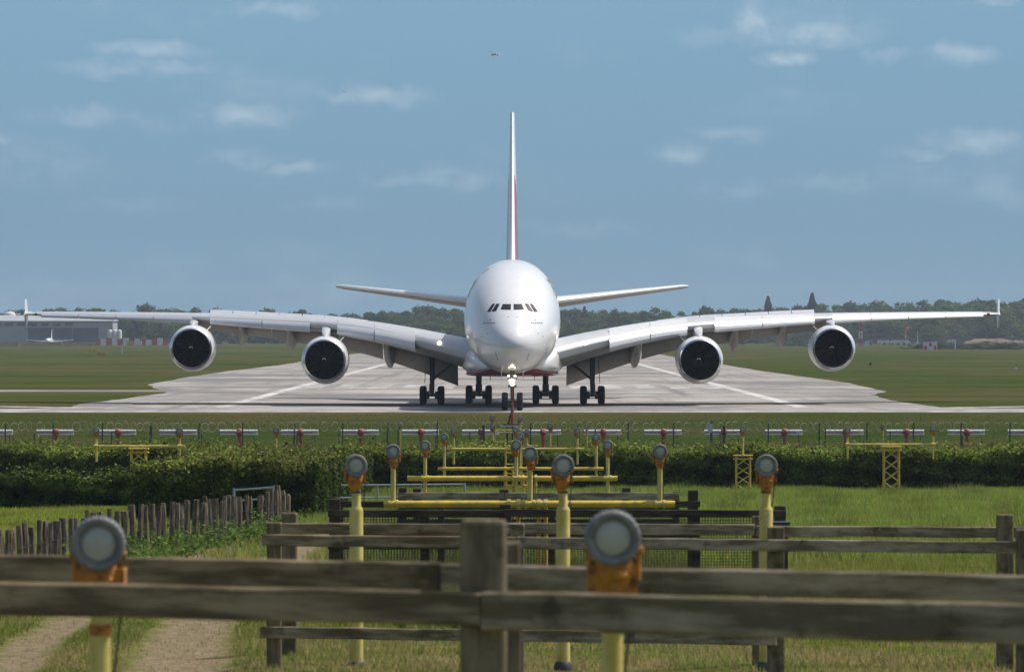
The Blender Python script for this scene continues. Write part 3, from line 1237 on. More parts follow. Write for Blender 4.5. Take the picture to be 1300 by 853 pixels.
# a small jet, far off, used for the ones in the air and on the apron
def small_jet(name, label, loc, span, rz, tail_col=M_WHITE, gear=False, group=None):
    k = span / 34.0
    r_ = empty(name, loc, label, 'airplane', group, rz)
    r_.scale = (k, k, k)
    prof = [(.05, 0), (.9, .7), (1.5, 2), (1.95, 4.5), (1.98, 7), (1.98, 25), (1.6, 30), (.8, 35), (.2, 37.5)]
    f = MB().lathe(prof, (0, 0, 3.4), (0, 1, 0), 20, cap0=True, cap1=True).build('fuselage', M_WHITE, r_, smooth=50)
    for s in (-1, 1):
        rr_ = []
        for x, s0, c, z in ((1.2, 12, 6.4, 2.6), (6, 14.6, 3.9, 3.1), (17, 20.2, 1.6, 4.1)):
            u, l = airfoil(8, .12, .02)
            rr_.append([(s * x, s0 + a * c, z + b * c) for a, b in u + l])
        MB().loft(rr_, True, True).build('wing', M_WING, r_, smooth=35)
        rr_ = []
        for x, s0, c, z in ((.4, 32, 3.6, 4.0), (6.2, 35, 1.5, 4.5)):
            u, l = airfoil(6, .1, 0)
            rr_.append([(s * x, s0 + a * c, z + b * c) for a, b in u + l])
        MB().loft(rr_, True, True).build('tailplane', M_WING, r_, smooth=35)
        MB().lathe([(.75, 0), (1.0, .3), (1.1, 1.2), (.95, 2.6), (.6, 3.6)], (s * 5.7, 11.2, 1.75), (0, 1, 0), 16, cap0=True, cap1=True).build(
            'engine', M_STRUT, r_, smooth=40)
        if gear:
            MB().tube((s * 3.8, 17, .05), (s * 3.8, 17, 2.6), .35, n=8).build('gear_leg', M_STRUT, r_)
    rr_ = []
    for z, s0, c in ((5, 29.5, 6), (11.8, 34.5, 2.4)):
        u, l = airfoil(6, .1, 0)
        rr_.append([(b * c, s0 + a * c, z) for a, b in u + l])
    MB().loft(rr_, True, True).build('fin', tail_col, r_, smooth=35)
    if gear:
        MB().tube((0, 4.5, .05), (0, 4.5, 2), .3, n=8).build('gear_leg', M_STRUT, r_)
    return r_


small_jet('airliner', 'tiny distant airliner climbing high in the sky above the big airliner\'s fin', P(630, 71, 8500), 32, R(14))
small_jet('airliner', 'dark speck of a far off airplane against a thin cloud', P(441, 117.5, 30000), 26, R(70), M_STRUT)


# ------------------------------------------------------------------ leaves
def leaf_quads(centers, normals, size, cols, aspect=.62):
    """pointed leaf faces: one quad (diamond-like) per leaf"""
    n = len(centers)
    t = RNG.normal(size=(n, 3))
    t -= normals * np.sum(t * normals, 1, keepdims=True)
    t /= np.linalg.norm(t, axis=1, keepdims=True) + 1e-9
    b = np.cross(normals, t)
    s = np.asarray(size).reshape(-1, 1)
    v = np.stack([centers - t * s * .5, centers + b * s * aspect * .5 + t * s * .05, centers + t * s * .5,
                  centers - b * s * aspect * .5 + t * s * .05], 1).reshape(-1, 3)
    f = np.arange(n * 4).reshape(n, 4)
    return v, f, np.repeat(cols, 4, 0)


def unit(n):
    v = RNG.normal(size=(n, 3))
    return v / np.linalg.norm(v, axis=1, keepdims=True)


def pal(n, base, spread=.3, warm=None, pw=.0):
    c = np.array(base)[None] * (1 + RNG.uniform(-spread, spread, (n, 1)))
    c = c * (1 + RNG.uniform(-.1, .1, (n, 3)))
    if warm is not None:
        m = RNG.random(n) < pw
        c[m] = np.array(warm)[None] * (1 + RNG.uniform(-.3, .3, (m.sum(), 1)))
    return np.clip(c, 0.002, 1)


# ------------------------------------------------------------------ distant trees
def tree_variant(k, kind):
    rs = np.random.default_rng(100 + k)
    H = 1.0
    tb = MB()
    tb.tube((0, 0, -.02), (0, 0, .45), .030, .020, 7)
    for q in range(6):
        a_ = q * 1.05 + k
        z0 = .18 + .05 * q
        tb.tube((0, 0, z0), (.22 * math.cos(a_), .22 * math.sin(a_), z0 + .22), .014, .006, 5)
    tm = tb.mesh('trunk', M_BARK)
    cs, ns, sz, co = [], [], [], []
    if kind == 'broad':
        lobes = []
        for q in range(16):
            a_, h_ = rs.uniform(0, 6.28), rs.uniform(.10, .84)
            rad = rs.uniform(.02, .30) * (1 - abs(h_ - .5) * .9)
            lobes.append((rad * math.cos(a_), rad * math.sin(a_), h_, rs.uniform(.10, .19)))
        lobes.append((0, 0, .86, .12))
        base = np.array([(.058, .112, .022), (.066, .108, .026), (.080, .126, .026), (.048, .092, .024)][k % 4])
        for (lx, ly, lz, lr) in lobes:
            m = int(5200 * lr * lr) + 20
            u = rs.normal(size=(m, 3))
            u /= np.linalg.norm(u, axis=1, keepdims=True)
            r_ = lr * rs.uniform(.55, 1.12, (m, 1))
            cs.append(np.array([lx, ly, lz]) + u * r_ * np.array([1, 1, .85]))
            ns.append(u + rs.normal(size=(m, 3)) * .5)
            sz.append(rs.uniform(.030, .075, m))
            co.append(np.clip(base[None] * rs.uniform(.7, 1.35, (m, 1)) * rs.uniform(.8, 1.25), 0, 1))
    else:
        m = 900
        h_ = rs.uniform(.12, 1, m) ** .8
        a_ = rs.uniform(0, 6.28, m)
        r_ = (1 - h_) * .26 * rs.uniform(.4, 1.1, m) + .01
        cs.append(np.stack([r_ * np.cos(a_), r_ * np.sin(a_), h_], 1))
        ns.append(np.stack([np.cos(a_), np.sin(a_), np.full(m, .6)], 1) + rs.normal(size=(m, 3)) * .4)
        sz.append(rs.uniform(.03, .07, m))
        co.append(np.array([(.018, .036, .022)]) * rs.uniform(.7, 1.3, (m, 1)))
    cs, ns, sz, co = map(np.concatenate, (cs, ns, sz, co))
    ns /= np.linalg.norm(ns, axis=1, keepdims=True)
    v, f, c = leaf_quads(cs, ns, sz, co, .9)
    return tm, np_mesh('crown', v, f, M_LEAF, c)


TV = [tree_variant(k, 'broad') for k in range(8)]
TC = [tree_variant(20 + k, 'conifer') for k in range(2)]
prof_x = [-80, 0, 60, 90, 130, 160, 200, 250, 300, 340, 400, 480, 520, 560, 600, 700, 760, 800, 870, 920, 975, 1010, 1060, 1090,
          1130, 1170, 1220, 1245, 1300, 1400]
prof_y = [394, 395, 392, 389, 386, 391, 387, 390, 391, 393, 394, 392, 390, 388, 391, 394, 394, 391, 391, 391, 388, 388, 386, 384,
          382, 380, 379, 376, 379, 378]


def tree_thing(px, ytop, D, var, label, group, w=1.0):
    x = PX(px, D)
    h = max(6.0, PZ(ytop, D)) * 1.06
    o = empty('tree', (x, D, zg(x, D)), label, 'tree', group, random.uniform(0, 6.28))
    o.scale = (h * w, h * w, h)
    link('trunk', var[0], o)
    link('crown', var[1], o)


L_LEFT = 'distant broadleaf tree in the thin belt behind the hangar'
L_MID = 'distant broadleaf tree in the green wood beyond the runway end'
L_RIGHT = 'distant dark broadleaf tree in the tall wood behind the windsock'
px = -60.0
while px < 1385:
    yt = float(np.interp(px, prof_x, prof_y))
    zone = 0 if px < 430 else (1 if px < 960 else 2)
    lab = (L_LEFT, L_MID, L_RIGHT)[zone]
    grp = ('trees behind the hangar', 'trees beyond the runway end', 'trees behind the windsock')[zone]
    D = (2250, 2300, 2500)[zone] + random.uniform(-60, 60)
    step = (20, 16, 17)[zone] * random.uniform(.7, 1.2)
    tree_thing(px, yt + random.uniform(-1, 7), D, random.choice(TV), lab, grp, random.uniform(1.0, 1.35))
    tree_thing(px + step * .4, yt + random.uniform(9, 20), D - 150, random.choice(TV), lab, grp, random.uniform(1.3, 1.8))
    tree_thing(px + step * .2, yt + random.uniform(4, 11), D - 75, random.choice(TV), lab, grp, random.uniform(1.2, 1.6))
    if zone:
        tree_thing(px + step * .8, yt + random.uniform(20, 27), D - 260, random.choice(TV), lab, grp, random.uniform(1.6, 2.2))
    px += step
for px, yt, lab in ((735, 401, 'dark conifer just beside the fuselage above the far wood'), (975, 380, 'lone dark conifer rising over the wood behind the outer engine'),
                    (1031, 376, 'pointed dark conifer standing clear above the far treeline'), (893, 391, 'small dark conifer poking above the wing spoilers'),
                    (742, 392, 'dark round topped pine above the wood near the fuselage')):
    tree_thing(px, yt, 2350, TC[int(px) % 2], lab, None, 1.2)

# ------------------------------------------------------------------ far airfield things
hd = 1950
hz = empty('hangar', (PX(60, hd), hd + 12, 0), 'long low grey hangar with dark open front behind the apron', 'building')
w_ = 160 * hd / F
b = MB()
b.box((0, 12, 5.0), (w_, 24, 10.0))
b.build('wall', M_BLDG, hz)
b = MB()
b.loft([[(-w_ / 2 - .5, -1, 9.9), (w_ / 2 + .5, -1, 9.9), (w_ / 2 - 2, 12, 12.2), (-w_ / 2 + 2, 12, 12.2)],
        [(-w_ / 2 - .5, 25, 9.9), (w_ / 2 + .5, 25, 9.9), (w_ / 2 - 2, 13, 12.3), (-w_ / 2 + 2, 13, 12.3)]], True, True)
b.build('roof', M_ROOF, hz)
for x0, x1 in ((-9, 9), (9.4, 20)):
    MB().box(((x0 + x1) / 2, -.06, 3.9), (x1 - x0, .3, 6.2)).build('hangar_door', M_BLDGD, hz)
for k in range(7):
    MB().box((-w_ / 2 + 4 + k * 6.2 * .8, -.1, 8.4), (3.4, .25, 1.1)).build('window', M_BLDGD, hz)
for k, (px0, px1, y0, y1) in enumerate(((-20, 20, 399, 436), (-40, -6, 392, 436))):
    D = 2080
    x0, x1 = PX(px0, D), PX(px1, D)
    h_ = PZ(y0, D)
    e = empty('terminal_block', ((x0 + x1) / 2, D, 0), ('pale low building block beside the grey hangar', 'tall grey block at the far end of the hangar')[k], 'building')
    MB().box((0, 8, h_ / 2), (x1 - x0, 16, h_)).build('wall', M_BLDG, e)
    MB().box((0, 8, h_ + .2), (x1 - x0 + .8, 16.8, .5)).build('roof', M_ROOF, e)
    for q in range(3):
        MB().box((0, -.05, 2.5 + q * 3.2), (x1 - x0 - 2, .2, 1.3)).build('window_band', M_BLDGD, e)
for k, px in enumerate((8, 33)):
    D = 1990
    e = empty('radome', (PX(px, D), D + 14, 0), ('white low dome roof seen over the hangar roof', 'rounded white tank top seen over the hangar roof beside the wing tip')[k], 'tank')
    MB().tube((0, 0, 0), (0, 0, 12.2), 1.4, n=10).build('stem', M_BLDG, e)
    MB().lathe([(2.6, 12), (2.5, 12.8), (1.8, 13.6), (.6, 14)], (0, 0, 0), (0, 0, 1), 16, cap0=True, cap1=True).build('dome', M_CONC, e, smooth=50)
small_jet('airliner', 'small white parked airliner nose on in front of the grey hangar', (PX(60, 1850), 1850, 0), 60 * 1850 / F, 0, M_WHITE, True)

# red and white barriers along the far apron
D = 1900
for k in range(13):
    px = 124 + k * 7.2
    w0 = 7.0 * D / F
    red = k % 2 == 0
    b = MB()
    hh = 2.3 + .3 * (k % 3)
    x = PX(px, D)
    b.loft([[(-w0 / 2, -.8, 0), (w0 / 2, -.8, 0), (w0 / 2, .8, 0), (-w0 / 2, .8, 0)],
            [(-w0 / 2, -.7, .5), (w0 / 2, -.7, .5), (w0 / 2, .7, .5), (-w0 / 2, .7, .5)],
            [(-w0 / 2, -.45, hh), (w0 / 2, -.45, hh), (w0 / 2, .45, hh), (-w0 / 2, .45, hh)]], True, True)
    o = b.build('barrier_block', M_BARR if red else M_CONC, None, loc=(x, D, 0))
    tag(o, 'red block in the far row of alternating barrier blocks' if red else 'white block in the far row of alternating barrier blocks',
        'barrier', 'red barrier blocks' if red else 'white barrier blocks')
for k, px in enumerate((139.5, 145.5, 151.5)):
    D = 1912
    o = MB().lathe([(1.0, 0), (1.0, 5.6), (.8, 6.1), (.2, 6.3)], (0, 0, 0), (0, 0, 1), 14, cap0=True, cap1=True).build(
        'storage_tank', M_CONC, None, 50, (PX(px, D), D, 0))
    tag(o, 'white storage tank standing behind the red and white barriers', 'tank', 'white tanks behind the barriers')
for k, (px, D, lab) in enumerate(((176, 1890, 'white box lying at the foot of the barrier row'), (18, 1700, 'tan crate group on the apron edge beside a post'),
                                  (77, 1760, 'small tan cabinet beside the parked airliner'), (165, 1885, 'tan crate in front of the red and white barriers'))):
    b = MB()
    b.box((0, 0, .8), ((2.2, 3.6, 1.2, 2.4)[k], 1.2, (1.4, 1.5, 1.8, 1.4)[k]))
    b.box((0, 0, (1.6, 1.66, 1.8, 1.6)[k]), ((2.4, 3.8, 1.4, 2.6)[k], 1.3, .12))
    b.box((0, -.62, .8), ((2.2, 3.6, 1.2, 2.4)[k] * .2, .08, 1.0))
    tag(b.build('equipment_box', M_CONC if k == 0 else M_TAN, None, loc=(PX(px, D), D, 0)), lab, 'box')
D = 1820
tag(MB().box((0, 0, .7), (44, .3, 1.4)).box((0, 0, 1.45), (44.4, .36, .1)).build('apron_wall', M_TAN, None, loc=(PX(52, D), D, 0)),
    'low tan wall along the apron in front of the hangar', 'wall')
D = 1290
for px in (114.5, 120.5):
    e = empty('runway_sign', (PX(px, D), D, 0), 'small yellow airfield sign standing in the far grass beside its twin', 'sign', 'pair of yellow airfield signs')
    MB().box((0, 0, .75), (1.05, .2, .85)).build('panel', M_SIGNY, e)
    MB().tube((-.3, 0, 0), (-.3, 0, .4), .05).tube((.3, 0, 0), (.3, 0, .4), .05).build('leg', M_STRUT, e)
D = 1085
e = empty('runway_sign', (PX(129, D), D, 0), 'low orange sign in the grass below the yellow signs', 'sign')
MB().box((0, 0, .5), (1.9, .2, .5)).build('panel', M_SIGNO, e)
MB().tube((-.6, 0, 0), (-.6, 0, .3), .05).tube((.6, 0, 0), (.6, 0, .3), .05).build('leg', M_STRUT, e)
D = 1200
tag(MB().tube((0, 0, 0), (0, 0, 2.0), .12, .09).box((0, 0, 2.1), (.5, .3, .3)).box((-.5, 0, .4), (.5, .5, .8)).build(
    'marker_post', M_RAZOR, None, loc=(PX(155, D), D, 0)), 'grey marker post with small box in the grass', 'post')

# right hand side
D = 1390
e = empty('equipment_hut', (PX(1181, D), D, 0), 'red and white chequered equipment hut in the grass', 'hut')
MB().box((0, 0, 1.3), (3.9, 3, 2.6)).build('wall', M_CONC, e)
for k in range(3):
    MB().box((-1.5 + k * 1.4, -1.53, .8 + .9 * (k % 2)), (.72, .08, 1.1)).build('red_panel', M_BARR, e)
MB().box((1.97, 0, 1.2), (.08, 2.8, 2.2)).build('red_panel', M_BARR, e)
MB().box((-.9, 0, 2.95), (2.4, 3.2, .7)).build('roof', M_BLDGD, e)
D = 1740
e = empty('radio_mast', (PX(1092.5, D), D, 0), 'red and white lattice mast beyond the outer engine', 'mast')
for k in range(4):
    b = MB()
    z0, z1 = k * 2.9, k * 2.9 + 2.9
    for sx in (-.55, .55):
        for sy in (-.55, .55):
            b.tube((sx, sy, z0), (sx, sy, z1), .13, n=5)
    for q in range(2):
        za, zb = z0 + q * 1.45, z0 + q * 1.45 + 1.45
        b.tube((-.55, -.55, za), (.55, -.55, zb), .09, n=5).tube((.55, -.55, za), (-.55, -.55, zb), .09, n=5)
        b.tube((-.55, .55, za), (.55, .55, zb), .09, n=5)
    b.build('mast_section', M_BARR if k % 2 == 0 else M_CONC, e)
e = empty('equipment_hut', (PX(1099.5, D), D - 12, 0), 'small red and white hut at the foot of the lattice mast', 'hut')
MB().box((0, 0, 1.1), (2.6, 2.2, 2.2)).build('wall', M_CONC, e)
MB().box((.7, -1.13, 1.2), (.9, .08, 1.5)).build('door', M_BARR, e)
MB().box((0, 0, 2.3), (2.9, 2.5, .2)).build('roof', M_BLDGD, e)
D = 1700
e = empty('windsock', (PX(1150, D), D, 0), 'orange windsock drooping from a pole before the wood', 'windsock')
MB().tube((0, 0, 0), (0, 0, 6.6), .10, .07, 8).build('pole', M_CONC, e)
MB().path([(.05, 0, 6.5), (.5, 0, 6.75), (1.1, 0, 6.6)], [.32, .42, .38], 10).build('sock', M_ORANGE, e, 50)
MB().path([(0, 0, 6.3), (-.25, 0, 5.6), (-.35, 0, 4.8)], [.42, .36, .25], 10).build('sock', M_ORANGE, e, 50)
D = 1950
for k, px in enumerate((1119, 1126, 1136, 1144, 1151)):
    e = empty('parked_van', (PX(px, D), D, 0), 'tiny white van parked in the row below the windsock', 'van', 'white vans below the windsock')
    bb = MB()
    bb.loft([[(-1.6, -.85, .35), (1.6, -.85, .35), (1.6, .85, .35), (-1.6, .85, .35)], [(-1.6, -.85, 1.0), (1.6, -.85, 1.0), (1.6, .85, 1.0), (-1.6, .85, 1.0)],
             [(-1.5, -.8, 1.9), (.8, -.8, 1.9), (.8, .8, 1.9), (-1.5, .8, 1.9)]], True, True)
    bb.build('body', M_CONC, e)
    for wx in (-1, 1):
        MB().lathe([(.35, -.9), (.35, .9)], (wx, 0, .36), (0, 1, 0), 12, cap0=True, cap1=True).build('wheel', M_TYRE, e)
e = empty('airfield_truck', (PX(1209, 1900), 1900, 0), 'white truck with yellow cab standing near the brown soil heap', 'truck')
MB().box((-.2, 0, 1.5), (2.9, 1.9, 1.5)).build('body', M_CONC, e)
MB().box((-1.95, 0, 1.3), (.6, 1.8, 1.2)).build('cab', M_SIGNY, e)
for wx in (-1.5, 1.1):
    MB().lathe([(.5, -.95), (.5, .95)], (wx, 0, .5), (0, 1, 0), 12, cap0=True, cap1=True).build('wheel', M_TYRE, e)
e = empty('beacon_post', (PX(1165, 1650), 1650, 0), 'slim white beacon post beside the parked vans', 'post')
MB().tube((0, 0, 0), (0, 0, 5.8), .16, .07, 8).build('pole', M_CONC, e)
MB().box((0, 0, .9), (1.1, .8, 1.8)).build('cabinet', M_CONC, e)
e = empty('beacon_post', (PX(1212.5, 1480), 1480, 0), 'short white post in the grass below the truck', 'post')
MB().tube((0, 0, 0), (0, 0, 2.6), .22, .18, 8).build('pole', M_CONC, e)
MB().box((0, 0, 2.7), (.7, .5, .4)).build('head', M_CONC, e)
e = empty('marker_light', (PX(1105, 770), 770, 0), 'tiny black marker light on a short stem in the mown grass', 'light')
MB().tube((0, 0, 0), (0, 0, .3), .05, n=8).build('stem', M_STRUT, e)
MB().box((0, 0, .42), (.42, .25, .3)).build('head', M_BLACKP, e)
e = empty('marker_light', (PX(1290, 700), 700, 0), 'tiny pale marker block in the grass below the soil heap', 'light')
MB().box((0, 0, .18), (.5, .3, .34)).box((0, 0, .38), (.3, .2, .1)).build('head', M_CONC, e)
# soil heaps
for k, (px, w_, h_, D) in enumerate(((1255, 70, 2.8, 1900), (1290, 40, 2.2, 1850))):
    b = MB()
    L_ = w_ * D / F
    rr_ = []
    for i in range(13):
        u = i / 12
        hh = h_ * (.35 + .65 * math.sin(math.pi * u) ** .5) * random.uniform(.8, 1.05) if 0 < i < 12 else .2
        rr_.append([(-L_ / 2 + L_ * u, -4, -.1), (-L_ / 2 + L_ * u, -2, hh * .7), (-L_ / 2 + L_ * u, 0, hh), (-L_ / 2 + L_ * u, 4, -.1)])
    b.loft(rr_, True, True)
    tag(b.build('soil_heap', M_BRICK, None, 60, (PX(px, D), D, 0)), ('long brown soil heap near the far fence', 'lower brown soil heap at the end of the long one')[k], 'soil heap')
D = 2150
fe = empty('boundary_fence', (PX(1200, D), D, 0), 'grey boundary fence running along the foot of the tall wood', 'fence')
for k in range(34):
    MB().box((-45 + k * 4.0, .0, 1.3), (3.9, .06, 2.6)).build('panel', M_POSTG, fe)
# bushes and rough grass patches on the far right
def bush_mesh(seed, n, base, leaf):
    rs = np.random.default_rng(seed)
    u = rs.normal(size=(n, 3))
    u /= np.linalg.norm(u, axis=1, keepdims=True)
    u[:, 2] = np.abs(u[:, 2])
    lump = 1 + .25 * np.sin(u[:, :1] * 5 + seed) * np.sin(u[:, 1:2] * 4)
    c = u * rs.uniform(.6, 1.08, (n, 1)) * lump * np.array([.5, .5, 1.0])
    nn = u + rs.normal(size=(n, 3)) * .5
    nn /= np.linalg.norm(nn, axis=1, keepdims=True)
    col = np.array(base)[None] * rs.uniform(.65, 1.35, (n, 1))
    v, f, cc = leaf_quads(c, nn, rs.uniform(.7, 1.2, n) * leaf, col, .8)
    return np_mesh('foliage', v, f, M_LEAF, cc)


BM = [bush_mesh(k, 420, (.045, .075, .026), .14) for k in range(3)]
for k, (px, D, w_, h_) in enumerate(((1195, 1500, 22, 2.2), (1222, 1520, 14, 1.6), (1262, 1480, 20, 2.4), (1290, 1500, 16, 2.2), (1180, 1560, 14, 1.5),
                                     (1005, 1800, 16, 2.5), (1240, 1560, 20, 1.8))):
    o = link('bush', BM[k % 3], None, (PX(px, D), D, -.05))
    o.scale = (w_, w_ * .6, h_)
    tag(o, 'low green bush in the rough ground before the tall wood', 'bush', 'bushes before the tall wood')

# ------------------------------------------------------------------ localizer aerials
LD = 280.0


def loc_aerial():
    e = empty('localizer_aerial', (0, LD, 0), '', 'antenna', 'row of red and white aerials before the runway end')
    arms = MB()
    for z, r_ in ((.09, .082), (-.10, .062)):
        arms.tube((-1.13, 0, z), (1.08, 0, z), r_, n=10)
    o = arms.build('arm', M_LOCW, e, 40)
    MB().box((-.2, .03, -.02), (1.9, .05, .10)).build('back_strip', M_LOCR, e)
    b = MB()
    b.lathe([(.02, -.22), (.14, -.19), (.2, -.08), (.2, .08), (.14, .19), (.02, .22)], (.02, 0, .02), (0, 0, 1), 14, cap0=True, cap1=True)
    b.build('hub', M_LOCR, e, 50)
    b = MB()
    b.tube((.02, .0, -.2), (.04, .0, -1.25), .11, .09, 10)
    b.box((.03, 0, -.52), (.22, .24, .06))
    b.build('post', M_LOCR, e)
    MB().tube((.86, .1, -.1), (.92, .1, -1.25), .025, n=6).build('brace', M_NET, e)
    return e


la0 = loc_aerial()
lxs = [-7, 70.5, 149.5, 226.5, 303.5, 381, 457.5, 534, 610.5, 689, 765.5, 842, 918.5, 995.5, 1073, 1150, 1227, 1304]
for k, px in enumerate(lxs):
    o = la0 if k == 0 else copy_tree(la0)
    o.location = (PX(px, LD), LD, PZ(549, LD))
    o['label'] = 'twin white bar aerial with red hub and post in the long row before the runway'
gz = zg(0, LD)
# red monitor mast in front of the nose wheel
D = 268
e = empty('monitor_mast', (PX(650.5, D), D, zg(0, D)), 'tall rusty red mast in front of the nose wheels', 'mast')
z0 = zg(0, D)
MB().path([(0, 0, PZ(540, D) - z0), (0, 0, PZ(520, D) - z0), (-.02, 0, PZ(508, D) - z0)], [.10, .09, .05], 8).build('post', M_LOCR, e, 40)
MB().tube((-.02, 0, PZ(509, D) - z0), (-.02, 0, PZ(488, D) - z0), .035, .02, 6).box((-.02, 0, PZ(506, D) - z0), (.16, .1, .14)).build('rod', M_LOCR, e)
MB().tube((0, .1, PZ(519, D) - z0), (-.33, .2, PZ(545, D) - z0), .05, n=6).build('strut', M_NET, e)
MB().tube((-.30, .1, 0), (-.30, .1, PZ(540, D) - z0), .05, n=6).build('strut', M_NET, e)
MB().tube((0, .1, 0), (0, .1, PZ(539, D) - z0), .05, n=6).build('post_foot', M_NET, e)
MB().box((-.05, 0, PZ(540.5, D) - z0), (1.25, .25, .07)).build('platform', M_LOCW, e)
MB().box((-.05, 0, PZ(538.6, D) - z0), (.9, .3, .09)).build('tray', M_LOCD, e)

# ------------------------------------------------------------------ perimeter fence with razor coils
PD = 236.0
pf = empty('perimeter_fence', (0, PD, zg(0, PD)), 'wire perimeter fence topped with coiled razor wire before the aerials', 'fence')
zb = zg(0, PD)
ztop = PZ(536, PD) - zb
posts_px = [8 + 60.6 * k for k in range(-1, 23)]
pmb = MB().box((0, 0, ztop / 2 - .15), (.07, .07, ztop - .3)).path([(0, 0, ztop - .32), (.02, -.12, ztop)], .035, 6).mesh('post', M_POSTG)
pmb2 = MB().box((0, 0, ztop / 2 - .1), (.14, .10, ztop - .1)).mesh('post', M_POSTG)
for k, px in enumerate(posts_px):
    link('post', pmb2 if k in (4, 11, 16) else pmb, pf, (PX(px + random.uniform(-3, 3), PD), random.uniform(-.1, .1), 0))
x0, x1 = PX(-60, PD), PX(1360, PD)
rz = MB()
x = x0
while x < x1:
    tl = random.choice((-1, 1)) * random.uniform(.5, .9)
    rr_ = random.uniform(.19, .25)
    cz = ztop - .22 + random.uniform(-.03, .03)
    pts = []
    for k in range(17):
        t = 2 * math.pi * k / 16
        pts.append((x + rr_ * math.cos(t) * math.cos(tl), -.05 + rr_ * math.cos(t) * math.sin(tl), cz + rr_ * math.sin(t)))
    rz.path(pts, .010, 4)
    x += random.uniform(.30, .55)
tag(rz.build('razor_coil', M_RAZOR, pf), kind='stuff')
for z in (.4, .9, 1.4, ztop - .45, ztop - .22):
    MB().tube((x0, -.06, z), (x1, -.06, z), .005, n=4).build('strand', M_WIRE, pf)
b = MB()
x = x0
while x < x1:
    for d_ in (-1, 1):
        b.tube((x, -.05, .1), (x + d_ * (ztop - .5), -.05, ztop - .45), .002, n=3)
    x += .16
tag(b.build('chain_link', M_WIRE, pf), kind='stuff')
# stray short dark posts between fence and aerials
for k, px in enumerate((42.5, 141, 192, 256, 376, 431, 491, 505, 596, 644, 755, 915, 1047, 1131, 1221)):
    D = 244
    h_ = random.uniform(.9, 1.35)
    tag(MB().tube((0, 0, -.1), (random.uniform(-.06, .06), 0, h_ + .7), .045, .03, 7).tube((0, 0, h_ * .8), (.2, 0, 0), .025, n=5).build(
        'marker_stake', M_NET, None, loc=(PX(px, D), D, zg(0, D))), 'short black stake in the grass behind the perimeter fence', 'stake',
        'black stakes behind the perimeter fence')


